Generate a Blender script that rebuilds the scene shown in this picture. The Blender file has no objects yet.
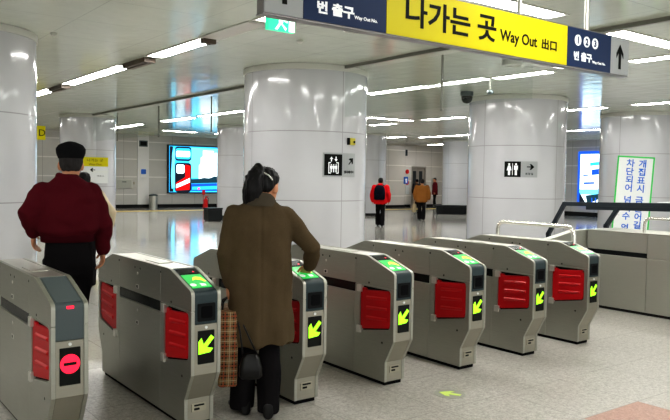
import bpy, math, random
from mathutils import Vector, Matrix, noise
from mathutils.geometry import tessellate_polygon
random.seed(7)
PI = math.pi
scn = bpy.context.scene
COL = scn.collection
V = Vector

# ------------------------------------------------------------------ materials
def mat(name, base=(.8,.8,.8), rough=.5, metal=0.0, emit=None, estr=0.0, spec=.5, coat=0.0):
    m = bpy.data.materials.new(name); m.use_nodes = True
    b = m.node_tree.nodes['Principled BSDF']
    b.inputs['Base Color'].default_value = (*base, 1)
    b.inputs['Roughness'].default_value = rough
    b.inputs['Metallic'].default_value = metal
    b.inputs['Specular IOR Level'].default_value = spec
    if coat: b.inputs['Coat Weight'].default_value = coat; b.inputs['Coat Roughness'].default_value = .05
    if emit is not None:
        b.inputs['Emission Color'].default_value = (*emit, 1); b.inputs['Emission Strength'].default_value = estr
    return m

class NT:
    """small helper to wire shader nodes"""
    def __init__(s, m): s.m = m; s.t = m.node_tree; s.b = s.t.nodes['Principled BSDF']
    def n(s, kind, **kw):
        nd = s.t.nodes.new(kind)
        for k, v in kw.items(): setattr(nd, k, v)
        return nd
    def l(s, a, b): s.t.links.new(a, b)
    def val(s, sock, v):
        if hasattr(v, 'is_linked') or hasattr(v, 'links'): s.l(v, sock)
        else: sock.default_value = v
    def math(s, op, a, b=0.0, c=None):
        nd = s.n('ShaderNodeMath', operation=op)
        s.val(nd.inputs[0], a); s.val(nd.inputs[1], b)
        if c is not None: s.val(nd.inputs[2], c)
        return nd.outputs[0]
    def mix(s, f, a, b):
        nd = s.n('ShaderNodeMix', data_type='RGBA')
        s.val(nd.inputs[0], f)
        for i, v in ((6, a), (7, b)):
            if isinstance(v, tuple): nd.inputs[i].default_value = (*v, 1)
            else: s.l(v, nd.inputs[i])
        return nd.outputs[2]
    def coords(s, which='Object'): return s.n('ShaderNodeTexCoord').outputs[which]
    def xyz(s, v):
        nd = s.n('ShaderNodeSeparateXYZ'); s.l(v, nd.inputs[0]); return nd.outputs
    def noise(s, vec, scale, detail=2, rough=.5, stretch=None):
        if stretch:
            mp = s.n('ShaderNodeMapping'); mp.inputs['Scale'].default_value = stretch; s.l(vec, mp.inputs[0]); vec = mp.outputs[0]
        nd = s.n('ShaderNodeTexNoise'); s.l(vec, nd.inputs['Vector'])
        nd.inputs['Scale'].default_value = scale; nd.inputs['Detail'].default_value = detail; nd.inputs['Roughness'].default_value = rough
        return nd.outputs['Fac']
    def ramp(s, f, stops):
        nd = s.n('ShaderNodeValToRGB'); s.l(f, nd.inputs[0]); e = nd.color_ramp.elements
        while len(e) < len(stops): e.new(.5)
        for el, (p, c) in zip(e, stops): el.position = p; el.color = (*c, 1)
        return nd.outputs[0]
    def bump(s, h, strength=.2, dist=.01):
        nd = s.n('ShaderNodeBump'); s.l(h, nd.inputs['Height']); nd.inputs['Strength'].default_value = strength; nd.inputs['Distance'].default_value = dist
        s.l(nd.outputs[0], s.b.inputs['Normal'])
    def line(s, c, period, offset, w):
        """1 on a joint line of width w repeating along coordinate c"""
        a = s.math('SUBTRACT', c, offset)
        a = s.math('DIVIDE', a, period)
        a = s.math('FRACT', a)
        a = s.math('SUBTRACT', a, .5); a = s.math('ABSOLUTE', a)
        return s.math('GREATER_THAN', a, .5 - w / period / 2)

def steel(name, base, rough, amt=.10):
    m = mat(name, base, rough, .88); N = NT(m)
    co = N.coords()
    f = N.noise(co, 6, 4, .6, (1, 1, 60))
    g = N.noise(co, 3, 3, .5)
    lo = tuple(c * (1 - amt) for c in base); hi = tuple(min(1, c * (1 + amt)) for c in base)
    c1 = N.mix(f, lo, hi)
    N.l(c1, N.b.inputs['Base Color'])
    N.l(N.math('MULTIPLY_ADD', g, .12, rough - .06), N.b.inputs['Roughness'])
    return m

M = {}
M['steel'] = steel('brushed_steel', (.42, .42, .37), .38, .2)
M['steel_bright'] = steel('bright_steel', (.70, .69, .64), .34, .06)
M['front_steel'] = steel('front_steel', (.36, .345, .29), .46, .08)
M['steel_dull'] = steel('dull_steel', (.50, .50, .455), .40)
M['tube_steel'] = steel('tube_steel', (.80, .79, .75), .22, .04)
M['dark_panel'] = mat('dark_teal_plastic', (.026, .043, .048), .42, spec=.3)
M['dark_grey'] = mat('dark_grey_plastic', (.075, .095, .10), .42, spec=.3)
M['black'] = mat('black_plastic', (.005, .006, .007), .5, spec=.15)
M['black_matte'] = mat('black_matte', (.004, .004, .005), .8, spec=.08)
M['black_glass'] = mat('black_glass', (.004, .006, .005), .25, spec=.2)
M['red_flap'] = mat('red_cushion_plastic', (.42, .004, .008), .45, spec=.2)
M['red_rib'] = mat('red_rib_plastic', (.48, .006, .010), .4, spec=.25)
M['green_panel'] = mat('reader_green', (.02, .5, .08), .3, emit=(.02, .50, .09), estr=.6)
M['yellow_green'] = mat('arrow_led', (.4, .9, .02), .4, emit=(.30, .90, .02), estr=1.25)
M['yellow_sym'] = mat('reader_symbol', (.9, .8, .05), .4, emit=(.8, .85, .05), estr=.6)
M['card_white'] = mat('reader_card', (.8, .85, .8), .3, emit=(.8, .9, .8), estr=.45)
M['red_led'] = mat('red_led', (.9, .01, .06), .4, emit=(1.0, .012, .045), estr=1.15)
M['pale_slot'] = mat('pale_slot', (.36, .335, .26), .5)
M['white_plate'] = mat('white_plate', (.78, .80, .80), .3)
M['sign_navy'] = mat('sign_navy', (.013, .028, .078), .5, spec=.15, emit=(.02, .05, .16), estr=.06)
M['sign_yellow'] = mat('sign_yellow', (.57, .50, .004), .5, spec=.2, emit=(.80, .68, .005), estr=.08)
M['sign_grey'] = mat('sign_grey', (.36, .375, .38), .5)
M['sign_black'] = mat('sign_black', (.006, .007, .006), .6, spec=.1)
M['sign_white'] = mat('sign_white', (.85, .87, .88), .4, emit=(.9, .92, .95), estr=.25)
M['sign_frame'] = mat('sign_frame', (.20, .19, .19), .35, .6)
M['exit_green'] = mat('exit_green', (.02, .6, .32), .3, emit=(.05, .75, .42), estr=1.0)
M['exit_white'] = mat('exit_white', (.9, .95, .9), .3, emit=(.75, 1, .85), estr=1.2)
M['light_diffuser'] = mat('light_diffuser', (1, 1, 1), .4, emit=(1.0, .985, .95), estr=38.0)
M['light_housing'] = mat('light_housing', (.62, .62, .57), .4)
M['light_off'] = mat('light_off', (.66, .62, .58), .35)
M['fixture_dark'] = mat('fixture_dark', (.10, .07, .05), .5)
M['track'] = mat('track_metal', (.20, .20, .17), .45)
M['dark_metal'] = mat('dark_metal', (.025, .033, .042), .45, spec=.25)
M['yellow_box'] = mat('yellow_box', (.55, .48, .04), .4)
M['red_paint'] = mat('red_paint', (.70, .012, .012), .3)
M['plinth'] = mat('plinth_black', (.008, .008, .008), .45, spec=.2)
M['bench'] = mat('bench_black', (.008, .010, .011), .4, spec=.25)
M['green_frame'] = mat('green_frame', (.04, .55, .10), .4)
M['blue_text'] = mat('blue_text', (.02, .14, .62), .5)
M['text_black'] = mat('text_black', (.02, .02, .02), .5)
M['elev_steel'] = steel('elevator_steel', (.55, .51, .47), .4)
M['elev_dark'] = mat('elevator_dark', (.03, .035, .04), .3)
M['skin'] = mat('skin', (.56, .25, .13), .55)
M['hair'] = mat('hair_black', (.005, .0045, .005), .5, spec=.22)
M['hair_grey'] = mat('hair_grey', (.03, .027, .027), .7, spec=.15)
M['eye'] = mat('eye_dark', (.02, .015, .012), .2)
M['lip'] = mat('lip', (.42, .10, .08), .5)
M['leather_black'] = mat('leather_black', (.006, .0055, .0055), .4, spec=.3)
M['tactile'] = mat('tactile_yellow', (.72, .55, .16), .4)

def cloth(name, base, amt=.25, scale=180, bump=.25):
    m = mat(name, base, .95, spec=.06); N = NT(m); co = N.coords()
    f = N.noise(co, scale, 3, .7); g = N.noise(co, 5, 3)
    h = N.math('ADD', N.math('MULTIPLY', f, .6), N.math('MULTIPLY', g, .4))
    c = N.mix(h, tuple(x * (1 - amt) for x in base), tuple(x * (1 + amt) for x in base))
    N.l(c, N.b.inputs['Base Color']); N.bump(f, bump, .002)
    pass
    return m
M['coat'] = cloth('brown_wool', (.084, .060, .034), .4, 150)
M['coat_collar'] = cloth('collar_wool', (.075, .062, .045), .3)
M['maroon'] = cloth('maroon_cloth', (.078, .007, .012), .3, 120)
M['maroon_rib'] = cloth('maroon_rib', (.048, .004, .008), .3)
M['trousers'] = cloth('black_trousers', (.010, .009, .010), .3)
M['cap'] = cloth('black_cap', (.010, .010, .011), .3)
M['red_jacket'] = cloth('red_jacket', (.62, .010, .014), .2)
M['navy_bag'] = cloth('navy_bag', (.006, .007, .014), .2)
M['ochre'] = cloth('ochre_jacket', (.30, .12, .03), .25)
M['wine'] = cloth('wine_jacket', (.12, .012, .018), .2)
M['dark_coat'] = cloth('dark_coat', (.02, .02, .024), .2)
M['beige'] = cloth('beige_coat', (.48, .40, .28), .2)
M['tan_bag'] = cloth('tan_bag', (.42, .34, .22), .2)

def tartan():
    m = mat('tartan', (.4, .3, .2), .8, spec=.2); N = NT(m)
    x, y, z = N.xyz(N.coords())
    u = N.math('ADD', x, y)
    s1 = N.math('MAXIMUM', N.line(u, .022, 0, .010), 0); s2 = N.line(z, .022, 0, .010)
    d = N.math('MULTIPLY', N.math('ADD', s1, s2), .5)
    base = N.mix(d, (.30, .185, .085), (.028, .017, .013))
    r = N.math('MAXIMUM', N.line(u, .066, .011, .006), N.line(z, .066, .011, .006))
    c = N.mix(r, base, (.28, .045, .02))
    w = N.math('MAXIMUM', N.line(u, .066, .044, .005), N.line(z, .066, .044, .005))
    N.l(N.mix(w, c, (.42, .33, .20)), N.b.inputs['Base Color'])
    return m
M['tartan'] = tartan()

def pillar_mat():
    m = mat('pillar_enamel', (.60, .60, .615), .13, coat=.4); N = NT(m)
    x, y, z = N.xyz(N.coords())
    ang = N.math('DIVIDE', N.math('ARCTAN2', y, x), PI / 2)
    rad = N.math('SQRT', N.math('ADD', N.math('MULTIPLY', x, x), N.math('MULTIPLY', y, y)))
    fa = N.math('ABSOLUTE', N.math('SUBTRACT', N.math('FRACT', ang), .5))
    v = N.math('GREATER_THAN', fa, .4962)
    h = N.line(z, 1.205, 0.005, .016)
    j = N.math('MAXIMUM', v, h)
    g = N.noise(N.coords(), 1.1, 3)
    base = N.mix(g, (.50, .50, .53), (.59, .59, .605))
    N.l(N.mix(j, base, (.30, .29, .30)), N.b.inputs['Base Color'])
    N.l(N.math('MULTIPLY_ADD', j, .4, .13), N.b.inputs['Roughness'])
    return m
M['pillar'] = pillar_mat()

def wall_mat(name, c0, c1, joint, ph, pz, axis='x', rough=.22):
    m = mat(name, c0, rough); N = NT(m)
    x, y, z = N.xyz(N.coords())
    u = x if axis == 'x' else y
    j = N.line(u, ph, .2, .02); k = N.line(z, pz, .66, .05)
    base = N.mix(N.noise(N.coords(), 2.2, 5, .6), c0, c1)
    base = N.mix(k, base, tuple(min(1, c * 1.3) for c in c1))
    N.l(N.mix(j, base, joint), N.b.inputs['Base Color'])
    return m
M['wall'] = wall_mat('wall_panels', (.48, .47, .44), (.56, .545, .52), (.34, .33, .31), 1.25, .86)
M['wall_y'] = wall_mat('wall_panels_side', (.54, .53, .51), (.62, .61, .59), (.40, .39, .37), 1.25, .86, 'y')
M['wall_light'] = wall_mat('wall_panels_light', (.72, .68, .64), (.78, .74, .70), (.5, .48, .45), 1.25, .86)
M['pilaster'] = mat('pilaster_panel', (.74, .73, .72), .25)

def floor_mat():
    m = mat('granite_floor', (.45, .43, .4), .2); N = NT(m)
    co = N.coords(); x, y, z = N.xyz(co)
    j = N.math('MAXIMUM', N.line(x, .675, 2.48, .007), N.line(y, .675, -.565, .007))
    sp = N.noise(co, 60, 3, .8); sp2 = N.noise(co, 22, 4, .75); big = N.noise(co, 1.2, 3)
    s = N.math('ADD', N.math('MULTIPLY', sp, .55), N.math('MULTIPLY', sp2, .45))
    c = N.ramp(s, [(.34, (.15, .142, .128)), (.46, (.335, .32, .292)), (.54, (.445, .428, .398)), (.66, (.64, .62, .585))])
    c = N.mix(N.math('MULTIPLY', big, .30), c, (.32, .298, .255))
    # band of red granite tiles in front of the gates
    rx = N.math('MULTIPLY', N.math('GREATER_THAN', x, 2.48 + .675), N.math('LESS_THAN', x, 2.48 + 1.35))
    ry = N.math('LESS_THAN', y, -.565 - .675)
    red = N.math('MULTIPLY', rx, ry)
    rc = N.ramp(s, [(.30, (.17, .08, .055)), (.5, (.36, .19, .14)), (.72, (.52, .34, .27))])
    c = N.mix(red, c, rc)
    # polished pale granite beyond the gates
    far = N.n('ShaderNodeMapRange'); N.l(y, far.inputs[0]); far.inputs[1].default_value = 1.6; far.inputs[2].default_value = 2.2
    c2 = N.ramp(s, [(.3, (.36, .345, .32)), (.5, (.50, .485, .455)), (.72, (.62, .60, .57))])
    c = N.mix(far.outputs[0], c, c2)
    c = N.mix(N.math('MULTIPLY', j, .7), c, (.19, .18, .16))
    N.l(c, N.b.inputs['Base Color'])
    r = N.math('MULTIPLY_ADD', far.outputs[0], -.27, .34)
    N.l(N.math('MULTIPLY_ADD', sp2, .06, r), N.b.inputs['Roughness'])
    return m
M['floor'] = floor_mat()

def ceiling_mat():
    m = mat('ceiling_panels', (.58, .60, .53), .2); N = NT(m)
    co = N.coords(); x, y, z = N.xyz(co)
    j = N.math('MAXIMUM', N.line(x, 1.24, .5, .012), N.line(y, 1.24, .3, .012))
    g = N.noise(co, .7, 3)
    c = N.mix(g, (.66, .70, .60), (.74, .775, .675))
    N.l(N.mix(N.math('MULTIPLY', j, .5), c, (.36, .37, .33)), N.b.inputs['Base Color'])
    w = N.noise(co, 2.2, 2, .5, (1.6, 1, 1))
    N.bump(w, .25, .03)
    N.b.inputs['Roughness'].default_value = .11
    N.b.inputs['Specular IOR Level'].default_value = 1.0
    return m
M['ceiling'] = ceiling_mat()

def glass_mat():
    m = bpy.data.materials.new('clear_glass'); m.use_nodes = True
    t = m.node_tree; t.nodes.remove(t.nodes['Principled BSDF']); out = t.nodes['Material Output']
    tr = t.nodes.new('ShaderNodeBsdfTransparent'); tr.inputs[0].default_value = (.95, .97, .96, 1)
    gl = t.nodes.new('ShaderNodeBsdfGlossy'); gl.inputs['Roughness'].default_value = .03
    fr = t.nodes.new('ShaderNodeValue'); fr.outputs[0].default_value = .05
    mx = t.nodes.new('ShaderNodeMixShader')
    t.links.new(fr.outputs[0], mx.inputs[0]); t.links.new(tr.outputs[0], mx.inputs[1]); t.links.new(gl.outputs[0], mx.inputs[2])
    t.links.new(mx.outputs[0], out.inputs[0])
    return m
M['glass'] = glass_mat()

def screen(name, c, s): return mat(name, (0, 0, 0), .4, emit=c, estr=s * 1.9, spec=.1)
M['scr_cyan'] = screen('screen_cyan', (.03, .42, .80), 1.25)
M['scr_sky'] = screen('screen_sky', (.13, .66, .95), 1.35)
M['scr_white'] = screen('screen_white', (.80, .95, 1.0), 1.3)
M['scr_blue'] = screen('screen_blue', (.012, .09, .55), 1)
M['scr_black'] = screen('screen_black', (.008, .012, .02), 1)
M['scr_red'] = screen('screen_red', (.60, .006, .006), 1)
M['scr_tree'] = screen('screen_tree', (.01, .04, .06), 1)
M['scr_pink'] = screen('screen_pink', (.9, .1, .5), 1)

# ------------------------------------------------------------------ mesh builder
class MB:
    def __init__(s): s.v = []; s.f = []; s.m = []
    def add(s, vs, fs, mi=0):
        o = len(s.v); s.v += [V(p) for p in vs]; s.f += [[i + o for i in f] for f in fs]; s.m += [mi] * len(fs); return s
    def box(s, x0, x1, y0, y1, z0, z1, mi=0):
        return s.add([(x0,y0,z0),(x1,y0,z0),(x1,y1,z0),(x0,y1,z0),(x0,y0,z1),(x1,y0,z1),(x1,y1,z1),(x0,y1,z1)],
                     [(0,3,2,1),(4,5,6,7),(0,1,5,4),(1,2,6,5),(2,3,7,6),(3,0,4,7)], mi)
    def prism(s, loops, fn, a, b, mi=0):
        """loops = [outer, hole, ...] of 2-D points; fn(u,v,w) -> 3-D; extruded from w=a to w=b"""
        if not isinstance(loops[0][0], (tuple, list)): loops = [loops]
        flat = [p for lp in loops for p in lp]; n = len(flat)
        if len(loops) == 1: tris = None
        else: tris = tessellate_polygon([[V((p[0], p[1], 0)) for p in lp] for lp in loops])
        vs = [fn(p[0], p[1], a) for p in flat] + [fn(p[0], p[1], b) for p in flat]
        fs = []
        if tris is None: fs += [tuple(range(n)), tuple(range(2 * n - 1, n - 1, -1))]
        else:
            for t in tris: fs += [tuple(t), tuple(i + n for i in reversed(t))]
        o = 0
        for lp in loops:
            k = len(lp)
            for i in range(k):
                j = (i + 1) % k
                fs.append((o + i, o + i + n, o + j + n, o + j))
            o += k
        return s.add(vs, fs, mi)
    def loft(s, rings, mi=0, cap=True):
        n = len(rings[0]); vs = [p for r in rings for p in r]; fs = []
        for i in range(len(rings) - 1):
            for j in range(n):
                k = (j + 1) % n
                fs.append((i*n+j, i*n+k, (i+1)*n+k, (i+1)*n+j))
        if cap: fs += [tuple(range(n - 1, -1, -1)), tuple(range((len(rings)-1)*n, len(rings)*n))]
        return s.add(vs, fs, mi)
    def tube(s, pts, r, n=10, mi=0, rnd=False):
        pts = [V(p) for p in pts]; R = [r] * len(pts) if not hasattr(r, '__len__') else list(r)
        if rnd:   # rounded ends
            d0 = (pts[0] - pts[1]).normalized(); d1 = (pts[-1] - pts[-2]).normalized()
            pts = [pts[0] + d0 * R[0] * .95, pts[0] + d0 * R[0] * .6] + pts + [pts[-1] + d1 * R[-1] * .6, pts[-1] + d1 * R[-1] * .95]
            R = [R[0] * .3, R[0] * .8] + R + [R[-1] * .8, R[-1] * .3]
        rings = []; ref = None
        for i, p in enumerate(pts):
            a = pts[max(0, i - 1)]; b = pts[min(len(pts) - 1, i + 1)]; d = (b - a).normalized()
            if ref is None: ref = d.orthogonal().normalized()
            ref = (ref - d * ref.dot(d)); ref = ref.normalized() if ref.length > 1e-6 else d.orthogonal().normalized()
            w = d.cross(ref)
            rings.append([p + (ref * math.cos(2*PI*k/n) + w * math.sin(2*PI*k/n)) * R[i] for k in range(n)])
        return s.loft(rings, mi)
    def lathe(s, prof, n=24, c=(0, 0, 0), mi=0):
        return s.loft([[V((c[0] + r*math.cos(2*PI*k/n), c[1] + r*math.sin(2*PI*k/n), c[2] + z)) for k in range(n)] for r, z in prof], mi)
    def ball(s, c, rx, ry=None, rz=None, n=14, k=9, mi=0, rot=None):
        ry = ry or rx; rz = rz or rx; rings = []
        for i in range(k + 1):
            t = -PI/2 + PI * (i + .02) / (k + .04); rr = math.cos(t)
            ring = [V((rx*rr*math.cos(2*PI*j/n), ry*rr*math.sin(2*PI*j/n), rz*math.sin(t))) for j in range(n)]
            if rot: ring = [rot @ p for p in ring]
            rings.append([p + V(c) for p in ring])
        return s.loft(rings, mi)
    def mesh(s, name):
        me = bpy.data.meshes.new(name); me.from_pydata([tuple(p) for p in s.v], [], s.f); me.polygons.foreach_set('material_index', s.m)
        me.update()
        import bmesh
        bm = bmesh.new(); bm.from_mesh(me); bmesh.ops.recalc_face_normals(bm, faces=bm.faces); bm.to_mesh(me); bm.free()
        return me

def link(name, me, mats, parent=None, smooth=None, bevel=0):
    o = bpy.data.objects.new(name, me); COL.objects.link(o)
    for m in (mats if isinstance(mats, (list, tuple)) else [mats]): me.materials.append(M[m] if isinstance(m, str) else m)
    if smooth is not None:
        me.polygons.foreach_set('use_smooth', [True] * len(me.polygons))
        if smooth < 180: me.set_sharp_from_angle(angle=math.radians(smooth))
    if bevel:
        b = o.modifiers.new('bevel', 'BEVEL'); b.width = bevel; b.segments = 2; b.limit_method = 'ANGLE'; b.angle_limit = math.radians(35)
    if parent is not None: o.parent = parent
    return o
def obj(name, mb, mats, parent=None, smooth=None, bevel=0): return link(name, mb.mesh(name), mats, parent, smooth, bevel)
def tag(o, label, cat, group=None):
    o['label'] = label; o['category'] = cat
    if group: o['group'] = group
    return o
def thing(name, label, cat, loc=(0,0,0), rz=0, group=None):
    o = bpy.data.objects.new(name, None); o.empty_display_size = .1; COL.objects.link(o)
    o.location = loc; o.rotation_euler = (0, 0, rz); return tag(o, label, cat, group)
def struct(name, mb, mats, **k):
    o = obj(name, mb, mats, **k); o['kind'] = 'structure'; return o
def copy_tree(o, parent=None):
    c = o.copy(); COL.objects.link(c)
    if parent is not None: c.parent = parent
    for ch in list(o.children): copy_tree(ch, c)
    return c
def text_mesh(body, size, bold=0.0, depth=.002, squeeze=1.0):
    cu = bpy.data.curves.new('lettering', 'FONT'); cu.body = body; cu.size = size; cu.offset = bold; cu.extrude = depth / 2
    cu.align_x = 'CENTER'; cu.align_y = 'CENTER'; cu.resolution_u = 3
    o = bpy.data.objects.new('lettering', cu); COL.objects.link(o)
    dg = bpy.context.evaluated_depsgraph_get(); dg.update()
    me = bpy.data.meshes.new_from_object(o.evaluated_get(dg))
    bpy.data.objects.remove(o); bpy.data.curves.remove(cu)
    xs = [v.co.x for v in me.vertices]; ys = [v.co.y for v in me.vertices]
    cx, cy = (min(xs) + max(xs)) / 2, (min(ys) + max(ys)) / 2
    for v in me.vertices: v.co.x = (v.co.x - cx) * squeeze; v.co.y -= cy
    me.materials.clear()
    return me, (max(xs) - min(xs)) * squeeze, max(ys) - min(ys)
def text(name, body, size, at, m, parent, width=None, height=None, bold=0.0, rot=None):
    """letters facing -Y centred on `at`; width/height rescale to fit"""
    me, w, h = text_mesh(body, size, bold)
    sx = width / w if width else (height / h if height else 1); sy = height / h if height else sx
    R = rot or Matrix.Rotation(PI / 2, 4, 'X')
    for v in me.vertices: v.co = (R @ V((v.co.x * sx, v.co.y * sy, v.co.z))) + V(at)
    return link(name, me, m, parent)
XZ = lambda y0: (lambda u, v, w: (u, w, v))
fXZ = lambda u, v, w: (u, w, v)        # 2-D (x,z) extruded along y
fYZ = lambda u, v, w: (w, u, v)        # 2-D (y,z) extruded along x
fXY = lambda u, v, w: (u, v, w)
def arrow_poly(c, size, ang, stem=.22, head=.42, kind=0):
    """bold arrow pointing along ang, centred at c"""
    L = size / 2
    if kind == 0: pts = [(-L, -stem*L), (L*.05, -stem*L), (-L*.25, -L*.75), (L*.18, -L*.75), (L, 0), (L*.18, L*.75), (-L*.25, L*.75), (L*.05, stem*L), (-L, stem*L)]
    else: pts = [(-L, -stem*L), (0, -stem*L), (0, -L*.8), (L, 0), (0, L*.8), (0, stem*L), (-L, stem*L)]
    ca, sa = math.cos(ang), math.sin(ang)
    return [(c[0] + x*ca - y*sa, c[1] + x*sa + y*ca) for x, y in pts]
def rrect(x0, x1, y0, y1, r, n=4):
    out = []
    for cx, cy, a0 in ((x1-r, y1-r, 0), (x0+r, y1-r, PI/2), (x0+r, y0+r, PI), (x1-r, y0+r, 1.5*PI)):
        for i in range(n + 1): a = a0 + PI/2*i/n; out.append((cx + r*math.cos(a), cy + r*math.sin(a)))
    return out
def circ(cx, cy, r, n=20): return [(cx + r*math.cos(2*PI*i/n), cy + r*math.sin(2*PI*i/n)) for i in range(n)]

# ------------------------------------------------------------------ room shell
H = 3.5
XL, XR, YB, YF = -9.0, 30.0, -9.0, 29.7
struct('floor', MB().box(XL - .3, XR + .3, YB - .3, YF + 2, -.2, 0), 'floor')
struct('ceiling', MB().box(XL - .3, XR + .3, YB - .3, YF + 2, H + .07, H + .27), 'ceiling')
struct('wall_far', MB().box(XL, 25.0, YF, YF + .3, 0, H + .07), 'wall')
struct('wall_left', MB().box(XL - .3, XL, YB, YF, 0, H + .07), 'wall_y')
struct('wall_right', MB().box(28.4, XR + .3, YB, 22, 0, H + .07), 'wall_y')
struct('wall_right_far', MB().box(XR, XR + .3, 22, 26.5, 0, H + .07), 'wall_y')
struct('wall_lift_pier', MB().box(24.6, 26.45, 26.05, YF, 0, H + .07), 'wall_light')
struct('wall_lift', MB().prism([[(26.45, 0), (27.38, 0), (27.38, 2.38), (28.52, 2.38), (28.52, 0), (30.0, 0), (30.0, H + .07), (26.45, H + .07)]], fXZ, 26.5, 26.9), 'wall_light')
struct('baseboard_far', MB().box(XL, 24.6, YF - .03, YF, 0, .17), 'plinth')
struct('baseboard_lift', MB().box(24.57, 26.48, 26.02, 26.05, 0, .15).box(26.48, 27.3, 26.46, 26.5, 0, .15).box(28.6, 29.97, 26.46, 26.5, 0, .15), 'plinth')
struct('baseboard_right', MB().box(28.37, 28.4, YB, 22.0, 0, .2), 'plinth')
struct('trim_pilaster', MB().box(12.12, 12.70, YF - .06, YF, .17, H + .07), 'pilaster')
struct('trim_tactile_strip', MB().box(XL, 22.6, 26.3, 27.1, 0, .006).box(22.6, 29.4, 24.0, 24.7, 0, .006), 'tactile')

# ------------------------------------------------------------------ pillars
def pillar(x, y, r, label, plinth=True):
    t = thing('pillar', label, 'pillar', (x, y, 0), 0, 'round pillars of the concourse')
    obj('shaft', MB().lathe([(r, .12), (r, H + .07)], 96), 'pillar', t, smooth=40)
    obj('base_ring', MB().lathe([(r - .02, 0), (r - .02, .12)], 64), 'plinth', t, smooth=40)
    obj('ceiling_collar', MB().lathe([(r + .015, H - .03), (r + .015, H + .065)], 96), 'light_housing', t, smooth=40)
    return t
pillar(.68, 7.1, 1.02, 'round white pillar at the left edge, beside the man in maroon')
PB = (6.52, 7.06, 1.15); pillar(*PB, 'broad round white pillar carrying the lift sign, behind the woman in brown')
PC = (12.77, 7.16, 1.15); pillar(*PC, 'round white pillar carrying the black and white toilet sign')
PD = (18.42, 7.2, 1.15); pillar(*PD, 'round white pillar at the right edge, behind the green framed notice board')
PP = (6.72, 20.3, .90); pillar(*PP, 'distant round white pillar with the yellow way out plate, behind the man in maroon')
pillar(12.75, 20.5, .95, 'distant white pillar cutting off the right edge of the big cyan screen')
pillar(18.95, 20.5, .95, 'distant white pillar just left of the person in the red jacket')
pillar(25.15, 20.5, .95, 'distant white pillar with the low black bench around its foot')

# ------------------------------------------------------------------ ceiling lights
def strip(x, y, length, along='y', lit=True, label='', w=.26):
    t = thing('ceiling_light', label, 'ceiling light', (x, y, H), 0 if along == 'y' else PI / 2, 'strip lights in the ceiling')
    L = length / 2
    obj('housing', MB().box(-w/2 - .03, -w/2, -L - .04, L + .04, .055, .08).box(w/2, w/2 + .03, -L - .04, L + .04, .055, .08).box(-w/2, w/2, -L - .04, -L, .055, .08).box(-w/2, w/2, L, L + .04, .055, .08), 'light_housing', t)
    n = 1 if length < 2.2 else 2
    for i in range(n):
        a = -L + i * length / n + .03; b = -L + (i + 1) * length / n - .03
        obj('diffuser', MB().prism([(-w/2, .056), (-w/2, .068), (w/2, .068), (w/2, .056)], lambda u, v, q: (u, q, v), a, b), 'light_diffuser' if lit else 'light_off', t, smooth=30)
    return t
LS = [ # x, y0, y1 and label
 (3.62, 13.3, 15.0, 'strip light low on the left, half behind the left pillar'),
 (3.62, 8.6, 12.0, 'long strip light on the left above the man in the cap'),
 (3.62, 5.35, 7.25, 'bright strip light on the left halfway to the green exit sign'),
 (3.60, 1.9, 3.75, 'bright strip light behind the green exit sign'),
 (9.45, 22.5, 25.2, 'distant strip light right of the yellow way out pillar'),
 (9.45, 18.0, 20.4, 'distant strip light over the hall, left of the cyan screen'),
 (9.45, 14.6, 17.4, 'strip light above the big cyan screen'),
 (9.45, 6.9, 8.75, 'strip light just right of the lift sign pillar top'),
 (9.45, 5.25, 6.3, 'short strip light between two long ones above the dome camera'),
 (9.6, 3.9, 5.15, 'strip light in the middle just below the big yellow sign'),
 (9.35, 2.95, 3.55, 'short strip light under the right half of the big yellow sign'),
 (9.68, .6, 2.4, 'strip light at the right edge below the end of the hanging sign'),
 (15.7, 14.9, 16.2, 'small strip light at the left of the passage to the lift'),
 (15.35, 11.3, 13.1, 'strip light left of the toilet sign pillar, over the passage'),
 (15.75, 6.7, 7.9, 'strip light right of the toilet sign pillar'),
 (15.7, 4.6, 5.9, 'strip light at the right edge above the right pillar'),
 (22.0, 17.1, 20.2, 'far strip light above the person in the ochre jacket'),
 (21.2, 20.4, 21.6, 'far short strip light left of the lift passage'),
 (22.6, 10.6, 13.2, 'far strip light above the blue framed screen'),
 (27.2, 23.4, 25.0, 'farthest strip light in front of the lift wall'),
]
for x, a, b, lb in LS: strip(x, (a + b) / 2, b - a, 'y', True, lb)
for xa, xb, y, lb in [(4.3, 6.1, 1.23, 'strip light partly hidden behind the top of the yellow sign'),
                      (7.4, 9.0, 1.28, 'bright crosswise strip light at the right edge beside the sign end'),
                      (11.6, 13.2, 25.4, 'far crosswise strip light above the cyan screen'),
                      (14.2, 15.0, 25.6, 'far short crosswise strip light at the right above the cyan screen'),
                      (13.45, 15.3, 13.6, 'crosswise strip light right of the lift sign pillar')]:
    strip((xa + xb) / 2, y, xb - xa, 'x', True, lb)
# added fill lights on the row lines over the entrance side, out of the frame
for x in (-2.6, 3.6, 9.6):
    for y in (-1.6, -4.6, -7.4): strip(x, y, 1.9, 'y', True, 'added fill strip light over the entrance side of the gates, out of view')
for x, y, lb in ((-2.6, 2.5, 'strip light of the outer left row, nearest the gates'), (-2.6, 9.0, 'strip light of the outer left row, beyond the left pillar'), (-2.6, 16, 'strip light of the outer left row, far back'),
                 (3.6, 19.5, 'strip light far back in the row behind the left pillar'), (3.6, 25, 'strip light farthest back in the row behind the left pillar'),
                 (15.7, -2, 'strip light of the right row on the entrance side'), (15.7, 1.5, 'strip light of the right row over the black guard rail'),
                 (15.7, 20.5, 'strip light between the two distant middle pillars'), (22, 4, 'strip light at the far right beyond the right pillar')): strip(x, y, 2.4, 'y', True, lb)
t = strip(3.60, 4.57, 1.35, 'y', False, 'unlit ceiling strip between two lit ones near the exit sign')
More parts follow.
